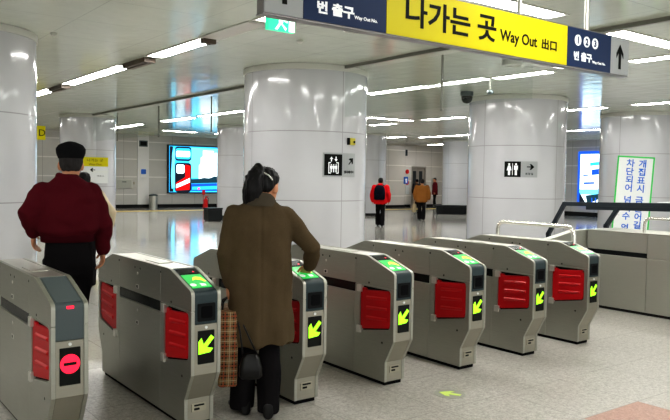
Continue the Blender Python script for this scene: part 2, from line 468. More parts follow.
def dark_gap(x, y, l, lb):
    o = obj('ceiling_vent', MB().box(x - .1, x + .1, y - l/2, y + l/2, H - .006, H + .07).box(x - .03, x + .03, y - l/2 + .05, y + l/2 - .05, H - .02, H - .006), 'fixture_dark')
    return tag(o, lb, 'vent', 'dark slots between ceiling lights')
dark_gap(3.62, 7.95, 1.0, 'dark slot between the two left strip lights')
dark_gap(3.62, 12.65, 1.0, 'dark slot beside the farther left strip light')
dark_gap(3.60, 5.28, .1, 'small dark slot at the end of the unlit strip')

# ------------------------------------------------------------------ glass smoke screens under the ceiling
def smoke_screen(x, ys, label, drop=.82, glass=True):
    t = thing('glass_smoke_screen', label, 'smoke screen', (x, ys[0], H), 0)
    L = ys[-1] - ys[0]
    obj('track', MB().box(-.03, .03, 0, L, .02, .075), 'track', t)
    if glass:
        for a, b in zip(ys[:-1], ys[1:]):
            obj('glass_panel', MB().box(-.004, .004, a - ys[0] + .012, b - ys[0] - .012, -drop, -.04), 'glass', t)
        for y in ys[1:-1]:
            obj('clamp_bar', MB().box(-.014, .014, y - ys[0] - .011, y - ys[0] + .011, -drop - .02, -.04).ball((0, y - ys[0], -drop - .03), .025), 'track', t)
    return t
smoke_screen(6.60, [8.18, 11.05, 14.1, 17.2, 19.4], 'clear glass smoke screen under the ceiling left of the lift sign pillar')
smoke_screen(6.56, [1.9, 3.55, 5.95], 'clear glass smoke screen under the ceiling right of the lift sign pillar')
smoke_screen(7.12, [-8, 1.6], 'dark ceiling track behind the right end of the yellow sign', glass=False)

# ------------------------------------------------------------------ ceiling fittings
o = obj('ceiling_camera', MB().lathe([(.14, .12), (.14, -.02), (.12, -.03)], 24, (10.79, 6.97, H), 0).lathe([(.12, -.03), (.125, -.06), (.115, -.12), (.08, -.165), (.03, -.185), (.002, -.188)], 24, (10.79, 6.97, H), 1), ['dark_grey', 'black_glass'], smooth=40)
tag(o, 'black dome camera on the ceiling left of the toilet sign pillar', 'camera')
def speaker(x, y, lb, r=.16):
    o = obj('ceiling_speaker', MB().lathe([(r, .07), (r, -.012), (r * .85, -.02), (r * .8, -.008), (.002, -.008)], 28, (x, y, H)), 'light_housing', smooth=40); tag(o, lb, 'speaker', 'round ceiling speakers')
speaker(4.6, 3.17, 'round flush ceiling speaker under the navy end of the sign')
speaker(8.2, 3.6, 'round flush ceiling speaker under the yellow middle of the sign')
def detector(x, y, lb):
    o = obj('smoke_detector', MB().lathe([(.045, .072), (.045, .05), (.03, .03), (.002, .025)], 16, (x, y, H)), 'light_housing', smooth=50); tag(o, lb, 'smoke detector', 'small smoke detectors')
detector(4.65, 4.5, 'small smoke detector below and right of the green exit sign')
detector(1.77, 6.36, 'small smoke detector above the left strip light')
t = thing('hanging_detector', 'small detector hanging on a thin rod below the sign end', 'smoke detector', (9.54, 5.22, H))
obj('rod', MB().tube([(0, 0, .06), (0, 0, -.2)], .012), 'track', t); obj('head', MB().lathe([(.05, -.16), (.07, -.2), (.05, -.23), (.002, -.235)], 16), 'dark_grey', t, smooth=50)

# ------------------------------------------------------------------ big hanging guide sign
SY = -.30
t = thing('guide_sign', 'long hanging yellow and navy way out sign with Korean lettering', 'sign', (0, SY, 0))
z0, z1 = 2.605, 2.935
obj('casing', MB().box(1.15, 5.115, .004, .075, z0 - .010, z1 + .012), 'sign_frame', t, bevel=.004)
obj('bottom_rail', MB().box(1.146, 5.118, -.006, .078, z0 - .013, z0 - .008), 'sign_frame', t)
def panel(nm, x0, x1, m): return obj(nm, MB().box(x0 + .002, x1 - .002, -.004, .006, z0, z1), m, t)
gp = panel('grey_panel', 1.155, 1.44, 'sign_grey'); np_ = panel('navy_panel', 1.44, 2.126, 'sign_navy')
yp = panel('yellow_panel', 2.126, 4.164, 'sign_yellow'); np2 = panel('navy_panel', 4.164, 4.818, 'sign_navy'); gp2 = panel('grey_panel', 4.818, 5.112, 'sign_grey')
def flat(nm, polys, m, parent, y=-.0055, th=.002, off=(0, 0)):
    mb = MB()
    for p in polys: mb.prism(p, fXZ, y - th, y)
    return obj(nm, mb, m, parent)
def up_arrow(cx, cz, h):
    w = h * .5; s = .17 * h
    return [[(cx - s/2, cz - h/2), (cx + s/2, cz - h/2), (cx + s/2, cz + h*.28), (cx - s/2, cz + h*.28)],
            [(cx, cz + h/2), (cx - w/2, cz + h*.14), (cx - w/2, cz - h*.06), (cx, cz + h*.26)],
            [(cx, cz + h/2), (cx + w/2, cz + h*.14), (cx + w/2, cz - h*.06), (cx, cz + h*.26)]]
flat('arrow', up_arrow(1.30, 2.775, .21), 'sign_black', gp)
flat('arrow', up_arrow(4.962, 2.765, .225), 'sign_black', gp2)
text('lettering', '번 출구', .1, (1.695, -.006, 2.695), 'sign_white', np_, width=.30, height=.082, bold=.004)
text('small_lettering', 'Way Out No.', .05, (1.945, -.006, 2.668), 'sign_white', np_, width=.20, height=.030, bold=.0015)
text('lettering', '나가는 곳', .25, (2.775, -.006, 2.782), 'sign_black', yp, width=.95, height=.205, bold=.006)
text('way_out_lettering', 'Way Out', .14, (3.525, -.006, 2.735), 'sign_black', yp, width=.46, height=.118, bold=.003)
text('hanja_lettering', '出口', .1, (3.915, -.006, 2.745), 'sign_black', yp, width=.20, height=.088, bold=.003)
for d, x in zip('123', (4.312, 4.440, 4.565)):
    c = flat('number_disc', [circ(x, 2.835, .047)], 'sign_white', np2)
    text('digit', d, .07, (x, -.0085, 2.835), 'sign_navy', c, height=.062, bold=.003)
text('lettering', '번 출구', .1, (4.392, -.006, 2.700), 'sign_white', np2, width=.265, height=.078, bold=.004)
text('small_lettering', 'Way Out No.', .05, (4.632, -.006, 2.668), 'sign_white', np2, width=.20, height=.030, bold=.0015)
for x in (1.9, 3.58, 4.50):
    obj('hanger_rod', MB().tube([(x, .040, z1), (x, .040, H + .06)], .021, 12).lathe([(.05, H - .03 ), (.05, H + .06)], 16, (x, .040, 0)), 'steel_bright', t, smooth=40)

# green exit sign
t = thing('exit_sign', 'small green lit running man exit sign hanging left of the big sign', 'sign', (2.915, 2.26, 0))
obj('case', MB().box(-.165, .165, .0, .06, 3.12, 3.30), 'exit_green', t, bevel=.006)
obj('stem', MB().tube([(0, .03, 3.28), (0, .03, H + .06)], .012), 'white_plate', t)
man = [circ(-.005, 3.262, .016), [(-.04, 3.245), (.02, 3.245), (.005, 3.185), (-.035, 3.185)], [(-.035, 3.195), (-.01, 3.19), (-.055, 3.125), (-.085, 3.13)],
       [(-.01, 3.19), (.008, 3.19), (.06, 3.15), (.045, 3.125)], [(.01, 3.24), (.02, 3.225), (.065, 3.205), (.07, 3.225)]]
flat('running_figure', man, 'exit_white', t, y=-.001)
flat('door_symbol', [[(.085, 3.12), (.155, 3.12), (.155, 3.275), (.085, 3.275)]], 'exit_white', t, y=-.001)
t = thing('exit_sign', 'tiny green exit light at the right edge under the ceiling lights', 'sign', (15.55, 4.55, 0))
obj('case', MB().box(-.14, .14, 0, .05, 3.02, 3.18), 'exit_green', t, bevel=.005); obj('stem', MB().tube([(0, .025, 3.17), (0, .025, H + .06)], .01), 'white_plate', t)

# ------------------------------------------------------------------ ticket gates
SP, W, GL = .8386, .205, 1.72
OUT = [(0, .762), (0, .362), (.093, .187), (.093, .03)]
def arc_prof(pts, r=.03, n=4):
    """round the corners of an open polyline"""
    out = [V(pts[0])]
    for a, b, c in zip(pts[:-2], pts[1:-1], pts[2:]):
        a, b, c = V(a), V(b), V(c); p = b + (a - b).normalized() * r; q = b + (c - b).normalized() * r
        for i in range(n + 1):
            s = i / n; out.append(p * (1-s)**2 + b * 2*s*(1-s) + q * s*s)
    out.append(V(pts[-1])); return [(p.x, p.y) for p in out]
mir = lambda pts: [(GL - y, z) for y, z in reversed(pts)]
ZT, ZN, YK = 1.0, .888, .332
def make_gate(green=True):
    g = bpy.data.objects.new('ticket_gate', None); COL.objects.link(g); g.empty_display_size = .1
    # inner frame, dark
    core = [(.02, .70), (.02, .366), (.112, .19), (.112, .0), (GL-.112, .0), (GL-.112, .19), (GL-.02, .366), (GL-.02, .70)]
    mb = MB().prism(core, fYZ, .017, W - .017)
    mb.prism([(.02, .70), (.02, .86), (.34, .975), (GL-.34, .975), (GL-.02, .86), (GL-.02, .70)], fYZ, .024, W - .024)
    obj('inner_frame', mb, 'black_matte', g)
    topn = arc_prof([(0, .765), (0, ZN), (YK, ZT), (GL - YK, ZT), (GL, ZN), (GL, .765)], .03)
    for side in (0, 1):
        a, b = (0, .024) if side == 0 else (W, W - .024)
        e = .0015 if side == 0 else -.0015
        mb = MB()
        seams = [.477, GL - .477]
        # upper side plate in three pieces with thin seams
        def clip(y0, y1):
            top = []
            def zat(y):
                for (ya, za), (yb, zb) in zip(topn[:-1], topn[1:]):
                    if ya <= y <= yb and yb > ya: return za + (zb - za) * (y - ya) / (yb - ya)
                return ZT
            inner = [p for p in topn if y0 < p[0] < y1]
            pts = [(y0, .765)] + ([(y0, zat(y0))] if y0 > .001 else []) + ([p for p in topn if p[0] <= .0005 and p[1] > .766] if y0 < .001 else []) + inner + \
                  ([p for p in topn if p[0] >= GL - .0005 and p[1] > .766] if y1 > GL - .001 else []) + ([(y1, zat(y1))] if y1 < GL - .001 else []) + [(y1, .765)]
            q = []
            for p in pts:
                if not q or (V(p) - V(q[-1])).length > 1e-4: q.append(p)
            return q
        for y0, y1 in ((0, .4755), (.4785, GL - .4785), (GL - .4755, GL)): mb.prism(clip(y0, y1), fYZ, a, b, 0)
        for y, z in ((.472, .963), (.30, .785), (GL - .47, .963), (GL - .30, .785), (.83, .945), (.93, .945)):
            mb.prism(circ(y, z, .0085, 12), fYZ, a - e * .9, a + e, 1)
        mb.prism(circ(.88, .905, .011, 14), fYZ, a - e * 2, a + e, 2)
        mb.prism(rrect(.86, .91, .795, .825, .004), fYZ, a - e * 1.5, a + e, 2)
        mb.prism(rrect(.872, .898, .800, .820, .003), fYZ, a - e * 2, a + e, 1)
        obj('upper_side_plate', mb, ['steel', 'black', 'steel_bright'], g, bevel=.003)
        # lower plates: near end, middle, far end
        def hole(): return arc_prof([(.22, .752), (.412, .752), (.412, .385), (.040, .450), (.040, .752), (.20, .752)], .035, 4)
        for nm, poly in (('n', [[(0, .762), (.4755, .762), (.4755, .03), (.093, .03), (.093, .187), (0, .362)], hole()]),
                         ('f', None)):
            loops = poly if poly else [mir(lp) for lp in ([(0, .762), (.4755, .762), (.4755, .03), (.093, .03), (.093, .187), (0, .362)], hole())]
            m2 = MB().prism(loops, fYZ, a, b, 0)
            for y, z in ((.13, .335),): 
                yy = y if nm == 'n' else GL - y
                m2.prism(circ(yy, z, .009, 12), fYZ, a - e * .9, a + e, 1)
            obj('end_side_plate', m2, ['steel', 'black'], g, bevel=.0025)
            f = (lambda y: y) if nm == 'n' else (lambda y: GL - y)
            # red flap with raised ridges
            d0, d1 = (a + .005, a + .03) if side == 0 else (a - .005, a - .03)
            fl = MB().prism([(f(.408), .735), (f(.35), .735), (f(.34), .722), (f(.07), .744), (f(.045), .71), (f(.045), .485), (f(.065), .455), (f(.395), .400), (f(.408), .41)], fYZ, d0, d1)
            flo = obj('flap', fl, 'red_flap', g, bevel=.006)
            for zr in (.655, .575, .495):
                rb = MB(); d2 = d0 - .009 if side == 0 else d0 + .009
                ys = [f(.33), f(.085), f(.085), f(.33)]
                zs = [zr - .012, zr + .012, zr + .038, zr + .022]
                n0 = [(d0 if side == 0 else d0, y, z) for y, z in zip(ys, zs)]
                n1 = [(d2, y + (0 if i in (0, 3) else 0), zr + .012 + (.012 if i in (1, 2) else 0)) for i, (y, z) in enumerate(zip(ys, zs))]
                mid = [(d2, ys[0], zs[0] + .012), (d2, ys[1], zs[1] + .012), (d2, ys[2], zs[2] - .010), (d2, ys[3], zs[3] - .008)]
                rb.add(n0 + mid, [(0,1,2,3),(4,5,6,7),(0,1,5,4),(1,2,6,5),(2,3,7,6),(3,0,4,7)])
                obj('ridge', rb, 'red_rib', flo)
            for zb in (.700, .368):
                hb = MB(); x0_, x1_ = (a - .016, a + .02) if side == 0 else (a - .02, a + .016)
                y0_, y1_ = sorted((f(.385), f(.436)))
                hb.box(x0_, x1_, y0_, y1_, zb, zb + .058)
                obj('hinge_bracket', hb, 'steel_bright', g, bevel=.004)
        mm = MB().box(min(a, b), max(a, b), .4785, GL - .4785, .03, .690)
        mm.prism(circ(.88, .640, .011, 14), fYZ, a - e * 2, a + e, 2)
        mm.prism(rrect(.86, .91, .535, .565, .004), fYZ, a - e * 1.5, a + e, 2)
        mm.prism(rrect(.872, .898, .540, .560, .003), fYZ, a - e * 2, a + e, 1)
        obj('middle_side_plate', mm, ['steel', 'black', 'steel_bright'], g, bevel=.0025)
        obj('sensor_strip', MB().box(min(a + e * 4, b), max(a + e * 4, b), .4785, GL - .4785, .694, .762), 'black_glass' if True else '', g)
    obj('top_cover', MB().box(.0245, W - .0245, YK + .012, GL - YK - .012, .965, .998).box(.05, W - .05, .62, .86, .998, 1.003), ['steel_bright'], g, bevel=.002)
    # reader head: dark housing over slope and front
    for end in (0, 1):
        f = (lambda y: y) if end == 0 else (lambda y: GL - y)
        prof = arc_prof([(.004, .682), (.004, ZN - .004), (YK + .008, ZT - .003)], .025)
        poly = [(f(y), z) for y, z in prof] + [(f(YK + .008), ZT - .03), (f(.03), ZN - .03), (f(.03), .682)]
        rp = obj('reader_head', MB().prism(poly, fYZ, .0248, W - .0248), 'dark_panel' if green else 'dark_grey', g, smooth=30)
        th = math.atan2(ZT - ZN, YK); L = math.hypot(YK, ZT - ZN)
        def sl(s, h=0.0): # point on slope: s from the nose, h above
            return (f(.004 + s * math.cos(th) - h * math.sin(th)), ZN - .004 + s * math.sin(th) + h * math.cos(th) + .001)
        def slab(nm, x0, x1, s0, s1, m, h=.003, par=rp):
            p = [sl(s0, -.004), sl(s1, -.004), sl(s1, h), sl(s0, h)]
            return obj(nm, MB().prism(p, fYZ, x0, x1), m, par, bevel=.001)
        if green or end == 1:
            ds = slab('text_display', .034, W - .034, .255, .325, 'black_glass', .004)
            if end == 0: slab('red_digit', .132, .145, .272, .284, 'red_led', .0048, ds)
            gp_ = slab('card_pad', .034, W - .034, .055, .240, 'green_panel', .004)
            p_ = []
            def on(x, s, h=.0052): y, z = sl(s, h); return (x, y, z)
            hand = [(.075, .15), (.10, .165), (.135, .150), (.150, .125), (.165, .13), (.150, .19), (.12, .205), (.095, .195)]
            mbh = MB().add([on(x, s) for x, s in hand], [tuple(range(len(hand)))])
            obj('hand_symbol', mbh, 'yellow_sym', gp_)
            cd = [(.055 + .022 * math.cos(a), .092 + .02 * math.sin(a)) for a in [2*PI*i/14 for i in range(14)]]
            mbc = MB().add([on(x, s) for x, s in cd], [tuple(range(14))])
            cd2 = [(.105, .072), (.14, .072), (.14, .098), (.105, .110)]
            obj('coin_symbol', mbc, 'card_white', gp_)
            obj('card_symbol', MB().add([on(x, s) for x, s in cd2], [(0, 1, 2, 3)]), 'card_white', gp_)
            y_ = sorted((f(.0045), f(-.0015)))
            sb = obj('ticket_slot', MB().prism(rrect(.044, W - .040, .698, .812, .008), fXZ, *y_), 'black', rp)
            y2 = sorted((f(-.001), f(-.004)))
            obj('slot_mouth', MB().prism(rrect(.068, W - .062, .718, .795, .012), fXZ, *y2), 'black_matte', sb)
        else:
            slab('top_plate', .034, W - .034, .02, .335, 'dark_grey', .003)
            y_ = sorted((f(.0045), f(-.001)))
            obj('red_mark', MB().prism(rrect(.085, .125, .858, .874, .003), fXZ, *y_), 'red_led', rp)
        # front plate below
        pl = [(.003, .678), (.003, .361), (.096, .186), (.096, .03), (.118, .03), (.118, .192), (.03, .366), (.03, .678)]
        fp = obj('front_plate', MB().prism([(f(y), z) for y, z in pl], fYZ, .0248, W - .0248), 'front_steel' if end == 0 else 'steel', g, bevel=.002)
        y_ = sorted((f(.004), f(-.0015)))
        dp = obj('arrow_display', MB().prism(rrect(.046, W - .045, .428, .640, .004), fXZ, *y_), 'black_glass', fp)
        y2 = sorted((f(-.0014), f(-.0030)))
        if green or end == 1:
            # stepped down-left arrow
            a_ = arrow_poly((.098, .545), .145, math.radians(228), stem=.20)
            obj('arrow_light', MB().prism(a_, fXZ, *y2), 'yellow_green', dp)
        else:
            cx, cz = W / 2, .548
            obj('stop_light', MB().prism([circ(cx, cz, .055, 28), rrect(cx - .036, cx + .036, cz - .009, cz + .009, .003)], fXZ, *y2), 'red_led', dp)
        obj('lock_button', MB().prism(circ(W/2, .659, .009, 14), fXZ, *sorted((f(.004), f(-.004)))), 'white_plate', fp)
        y3 = sorted((f(.0965), f(.088)))
        cr = obj('return_slot', MB().prism(rrect(.050, W - .055, .098, .152, .006), fXZ, *y3), 'pale_slot', fp, bevel=.002)
        obj('slot_opening', MB().prism(rrect(.066, .104, .110, .124, .003), fXZ, *sorted((f(.090), f(.086)))), 'black', cr)
        obj('slot_lip', MB().prism(rrect(.066, W - .07, .136, .146, .003), fXZ, *sorted((f(.090), f(.083)))), 'black', cr)
    return g
GLAB = ['steel ticket gate with a red no-entry light, leftmost of the row, cut by the frame',
        'steel ticket gate between the man in maroon and the woman in brown',
        'steel ticket gate the woman in the brown coat touches with her right hand',
        'steel ticket gate first to the right of the woman in brown',
        'steel ticket gate second to the right of the woman in brown',
        'steel ticket gate third to the right of the woman in brown',
        'steel ticket gate farthest right, with a tube handrail along its top']
gates = [make_gate(False), make_gate(True)]
for i in range(2, 7): gates.append(copy_tree(gates[1]))
for i, g in enumerate(gates):
    g.location = (i * SP, 0, 0); tag(g, GLAB[i], 'ticket gate', 'row of steel ticket gates')
hr = MB()
pts = [(W - .03, 1.28, .90), (W - .03, 1.28, 1.02)]
pts += [(W - .03, 1.28 - .08 * (1 - math.cos(a)), 1.07 + .08 * math.sin(a)) for a in [PI/2*i/5 for i in range(6)]]
pts += [(W - .03, .16 + .09 * (1 - math.sin(a)) , 1.06 + .09 * math.cos(a)) for a in [PI/2*i/5*1.0 for i in range(6)][::1]][::1] if False else [(W - .03, .38 - .09 * math.sin(a), 1.06 + .09 * math.cos(a)) for a in [PI/2*i/5 for i in range(6)]]
pts += [(W - .03, .29, .90)]
obj('handrail', MB().tube(pts, .022, 12), 'tube_steel', gates[6], smooth=50)

# ------------------------------------------------------------------ steel barrier cabinet on the right
CX = 7.10
t = thing('barrier_cabinet', 'wide stainless steel barrier cabinet at the right edge', 'cabinet', (CX, 1.39, 0))
y1 = -4.2 - 1.39
obj('plinth', MB().box(.015, .60, y1, -.02, 0, .035), 'plinth', t)
for a, b in ((0, -.82), (-.824, -2.45), (-2.454, y1)):
    obj('lower_panel', MB().box(0, .62, b, a, .035, .695), 'steel_dull', t, bevel=.003)
    obj('upper_panel', MB().box(0, .62, b, a, .755 if a == 0 else .698, .985), 'steel_dull', t, bevel=.003)
obj('slot_strip', MB().box(.012, .61, -.82, -.004, .69, .76), 'black', t)
obj('top_plate', MB().box(-.006, .64, y1, .004, .985, 1.0), 'steel', t, bevel=.004)
hr = []
hr += [(.10, -.72, 1.0), (.10, -.72, 1.10)] + [(.10, -.72 - .08 * (1 - math.cos(a)), 1.10 + .08 * math.sin(a)) for a in [PI/2*i/4 for i in range(1, 5)]] + [(.10, -2.0, 1.18), (.10, -2.08, 1.1), (.10, -2.08, 1.0)]
tag(obj('handrail', MB().tube([(CX + x, 1.39 + y, z) for x, y, z in hr], .018, 12), 'tube_steel', smooth=50), 'bent steel tube handrail on the barrier cabinet at the right edge', 'handrail')

t = thing('cross_barrier', 'grey steel panel with sloping top between the last gate and the right cabinet', 'barrier', (0, 1.40, 0))
obj('panel', MB().prism([(5.75, .04), (7.70, .04), (7.70, .99), (6.87, .99), (5.75, .80)], fXZ, 0, .10), 'steel_dull', t, bevel=.004)
obj('plinth', MB().box(5.78, 7.68, .02, .08, 0, .04), 'plinth', t)
# black guard rail behind it
t = thing('guard_rail', 'black guard rail with slanted legs behind the steel cabinet', 'guard rail', (7.95, 0, 0))
def bar(nm, pts, w, h):
    mb = MB()
    for a, b in zip(pts[:-1], pts[1:]):
        a, b = V(a), V(b); d = (b - a).normalized(); s = V((1, 0, 0)); u = d.cross(s).normalized() 
        q = [s * w/2 + u * h/2, s * w/2 - u * h/2, -s * w/2 - u * h/2, -s * w/2 + u * h/2]
        mb.loft([[a - d * h/2 + p for p in q], [b + d * h/2 + p for p in q]])
    return obj(nm, mb, 'dark_metal', t, bevel=.006)
bar('top_bar', [(0, 2.34, 1.285), (0, -2.6, 1.40)], .07, .06)
bar('leg', [(0, 2.36, 1.27), (0, 2.62, .82), (0, 2.62, .0)], .06, .055)
bar('leg', [(0, 1.48, 1.27), (0, 1.66, 1.0), (0, 1.66, .0)], .06, .055)
bar('lower_plate', [(0, 1.95, 1.245), (0, .6, 1.275)], .05, .06)
bar('leg', [(0, -1.8, 1.36), (0, -1.8, .0)], .06, .055)
tag(obj('folded_paper', MB().add([(7.92, .92, 1.353), (8.0, .92, 1.353), (8.02, .66, 1.362), (7.94, .62, 1.362), (7.93, .9, 1.362), (7.99, .9, 1.362), (8.0, .68, 1.374), (7.95, .64, 1.374)], [(0,1,2,3),(4,5,6,7),(0,1,5,4),(1,2,6,5),(2,3,7,6),(3,0,4,7)]), 'white_plate'), 'small white paper lying on the black guard rail', 'paper')

# ------------------------------------------------------------------ camera model (same as the camera built below) for placing distant things
CAMP = (713.58, .6443, .0446, .0157, -1.0958, -4.0419, 1.6094)
f_, yaw, pit, rol, cx_, cy_, ch_ = CAMP
fw = V((math.sin(yaw) * math.cos(pit), math.cos(yaw) * math.cos(pit), -math.sin(pit)))
r0 = V((math.cos(yaw), -math.sin(yaw), 0)); u0 = r0.cross(fw)
rt = r0 * math.cos(rol) + u0 * math.sin(rol); up = -r0 * math.sin(rol) + u0 * math.cos(rol)

# ------------------------------------------------------------------ notice board (leaning banner)
bp = V((14.15 - .75, 6.0 - .7, 0))
t = thing('notice_board', 'white notice board with green border and blue Korean lettering', 'notice board', (11.05, 4.18, 0))
bx = V((math.cos(yaw + .31), -math.sin(yaw + .31), 0)); bz = (V((0, 0, 1)) + bx * .155 + V((.0, .06, 0))).normalized(); by = bz.cross(bx).normalized()
BM = Matrix((( bx.x, by.x, bz.x), (bx.y, by.y, bz.y), (bx.z, by.z, bz.z)))
RB = BM.to_4x4()
t.matrix_world = Matrix.Translation((12.19, 3.85, 0)) @ RB
bw = .345
obj('board', MB().box(-bw, bw, 0, .03, .12, 2.14), 'white_plate', t)
mb = MB()
for a in ((-bw, -bw + .03, .12, 2.14), (bw - .03, bw, .12, 2.14), (-bw, bw, 2.11, 2.14), (-bw, bw, .12, .15)): mb.box(a[0], a[1], -.008, .034, a[2], a[3])
obj('green_border', mb, 'green_frame', t)
for col_, x in (('개집표시 금들어길', .125), ('차단되어 넘어수 없으', -.095)):
    z = 2.00
    for chh in col_:
        if chh != ' ': text('lettering', chh, .165, (x, -.003, z), 'blue_text', t, bold=.004)
        z -= .165 if chh != ' ' else .07
text('small_lettering', '고객안내', .05, (-.245, -.003, .95), 'text_black', t, width=.05, height=.012)
obj('prop_leg', MB().tube([(.05, .03, 1.4), (.0, .55, .06)], .012), 'dark_metal', t)
obj('foot', MB().box(-bw, bw, -.02, .05, .035, .125), 'dark_metal', t)

# ------------------------------------------------------------------ signs on the pillars
def on_pillar(P, px_off, z):
    """frame at the pillar surface; px_off = angle to the right of the direction towards the camera"""
    d = V((cx_ - P[0], cy_ - P[1], 0)).normalized(); a = math.atan2(d.y, d.x) + px_off
    return V((P[0] + (P[2]) * math.cos(a), P[1] + P[2] * math.sin(a), z)), a
def curved(P, a0, a1, z0, z1, r, th, nm, m, parent, n=8):
    mb = MB()
    for i in range(n):
        b0 = a0 + (a1 - a0) * i / n; b1 = a0 + (a1 - a0) * (i + 1) / n
        q = lambda a, R: (R * math.cos(a), R * math.sin(a))
        p = [q(b0, r), q(b1, r), q(b1, r + th), q(b0, r + th)]
        mb.prism(p, fXY, z0, z1)
    return obj(nm, mb, m, parent, smooth=30)
def wrap_flat(P, a_c, zc, polys, r, nm, m, parent, th=.002):
    """polygons in (u right, v up) metres wrapped on the pillar"""
    mb = MB()
    for p in polys:
        mb.prism(p, lambda u, v, w: ((r + w) * math.cos(a_c + u / r), (r + w) * math.sin(a_c + u / r), zc + v), 0, th)
    return obj(nm, mb, m, parent)
def wrap_text(P, a_c, zc, body, u, v, h, r, m, parent):
    me, w, hh = text_mesh(body, .1, .002); s = h / hh
    for q in me.vertices:
        a = a_c + (u + q.co.x * s) / r; rr = r + .003 + q.co.z
        q.co = V((rr * math.cos(a), rr * math.sin(a), zc + v + q.co.y * s))
    return link('lettering', me, m, parent)
def pict_person(x, z, h, skirt=False):
    w = h * .2
    ps = [circ(x, z + h * .42, h * .085, 12)]
    if skirt: ps.append([(x - w*.45, z + h*.31), (x + w*.45, z + h*.31), (x + w*1.0, z - h*.1), (x - w*1.0, z - h*.1)])
    else: ps.append([(x - w*.8, z + h*.31), (x + w*.8, z + h*.31), (x + w*.75, z - h*.06), (x - w*.75, z - h*.06)])
    ps.append([(x - w*.45, z - h*.05), (x - w*.06, z - h*.05), (x - w*.06, z - h*.5), (x - w*.42, z - h*.5)])
    ps.append([(x + w*.06, z - h*.05), (x + w*.45, z - h*.05), (x + w*.42, z - h*.5), (x + w*.06, z - h*.5)])
    return ps
# lift sign: seam of the pillar at -Y
r = PB[2] + .012; ac = -PI/2
t = thing('lift_sign', 'black and white lift pictogram plate with diagonal arrow on pillar', 'sign', (PB[0], PB[1], 0))
aL = ac - .42 / r; zc = 1.84
curved(PB, ac - .385/r, ac + .31/r, zc - .21, zc + .21, PB[2], .012, 'backing_plate', 'sign_grey', t)
pz = curved(PB, ac - .36/r, ac - .01/r, zc - .185, zc + .185, PB[2] + .004, .012, 'black_tile', 'sign_black', t)
rr = r + .005
am = ac - .185/r
wrap_flat(PB, am, zc, [[(-.10, -.15), (.10, -.15), (.10, -.135), (-.10, -.135)], [(-.10, .03), (.10, .03), (.10, .045), (-.10, .045)], [(-.10, -.15), (-.085, -.15), (-.085, .045), (-.10, .045)], [(.085, -.15), (.10, -.15), (.10, .045), (.085, .045)]]
          + pict_person(-.048, -.06, .14) + pict_person(.0, -.06, .14) + pict_person(.048, -.06, .14)
          + [arrow_poly((-.045, .10), .085, PI/2, kind=1), arrow_poly((.045, .10), .085, -PI/2, kind=1)], rr, 'pictogram', 'sign_white', t)
wrap_flat(PB, ac + .17/r, zc, [arrow_poly((.03, .07), .16, PI/4, stem=.13)], r + .001, 'arrow', 'sign_black', t)
wrap_text(PB, ac + .17/r, zc, '엘리베이터', -.02, -.12, .05, r, 'sign_black', t)
o = obj('alarm_box', MB().box(-.04, .09, -.05, .02, 0, .12, 0).box(-.075, -.04, -.04, .02, 0, .12, 1).box(.035, .075, -.06, -.05, .03, .07, 1), ['yellow_box', 'black'], bevel=.004)
p_, a_ = on_pillar(PB, 0, 0); aa = ac + .18 / PB[2]
o.location = (PB[0] + PB[2] * math.cos(aa), PB[1] + PB[2] * math.sin(aa), 2.20); o.rotation_euler.z = aa + PI / 2
tag(o, 'small yellow box on the pillar above the lift sign', 'box')
# toilet sign
t = thing('toilet_sign', 'black toilet pictogram plate with right arrow on the pillar', 'sign', (PC[0], PC[1], 0))
dC = math.atan2(cy_ - PC[1], cx_ - PC[0]); zc = 1.875; r = PC[2] + .012; ac = dC + .10
curved(PC, ac - .37/r, ac + .37/r, zc - .18, zc + .18, PC[2], .010, 'backing_plate', 'sign_grey', t)
curved(PC, ac - .37/r, ac - .01/r, zc - .175, zc + .175, PC[2] + .004, .012, 'black_tile', 'sign_black', t)
wrap_flat(PC, ac - .19/r, zc, pict_person(-.075, 0, .27, True) + pict_person(.075, 0, .27) + [[(-.006, -.13), (.006, -.13), (.006, .13), (-.006, .13)]], r + .005, 'pictogram', 'sign_white', t)
wrap_flat(PC, ac + .18/r, zc, [arrow_poly((.03, .055), .17, 0, stem=.13)], r + .001, 'arrow', 'sign_black', t)
wrap_text(PC, ac + .18/r, zc, '화 장 실', .0, -.10, .05, r, 'sign_black', t)
# distant small sign hung beside the right pillar
t = thing('hanging_sign', 'small hanging pictogram sign right of the toilet sign pillar', 'sign', (16.5, 9.8, 0))
obj('plate', MB().box(-.28, .28, 0, .06, 2.62, 2.98), 'sign_grey', t); flat('pictogram', pict_person(.0, 2.8, .28), 'sign_black', t, y=0)
obj('rod', MB().tube([(0, .03, 2.97), (0, .03, H + .06)], .015), 'track', t)
# yellow way out plate on the distant pillar
t = thing('way_out_sign', 'yellow way out plate with left arrow on the distant pillar', 'sign', (6.62, PP[1] - PP[2] - .07, 0))
obj('yellow_plate', MB().box(-.42, .45, 0, .03, 1.87, 2.17), 'sign_yellow', t); obj('white_plate', MB().box(-.42, .45, .005, .03, 1.32, 1.868), 'white_plate', t)
text('lettering', '나가는 곳', .1, (.02, -.002, 2.07), 'sign_black', t, width=.52, height=.10); text('small_lettering', 'Way Out', .1, (.02, -.002, 1.93), 'sign_black', t, width=.42, height=.075)
flat('arrow', [arrow_poly((-.06, 1.755), .17, PI, stem=.14)], 'sign_black', t, y=.004)
text('caption', '매표소', .1, (.2, .003, 1.56), 'text_black', t, width=.24, height=.05)
obj('bracket', MB().box(-.1, .1, .03, .075, 1.5, 2.0), 'dark_grey', t)
t = thing('hanging_sign', 'small yellow sign hanging beside the left pillar', 'sign', (4.82, 19.3, 0))
obj('plate', MB().box(-.26, .26, 0, .06, 2.66, 3.09), 'sign_yellow', t); text('lettering', 'D', .1, (.16, -.002, 2.88), 'sign_black', t, height=.2)
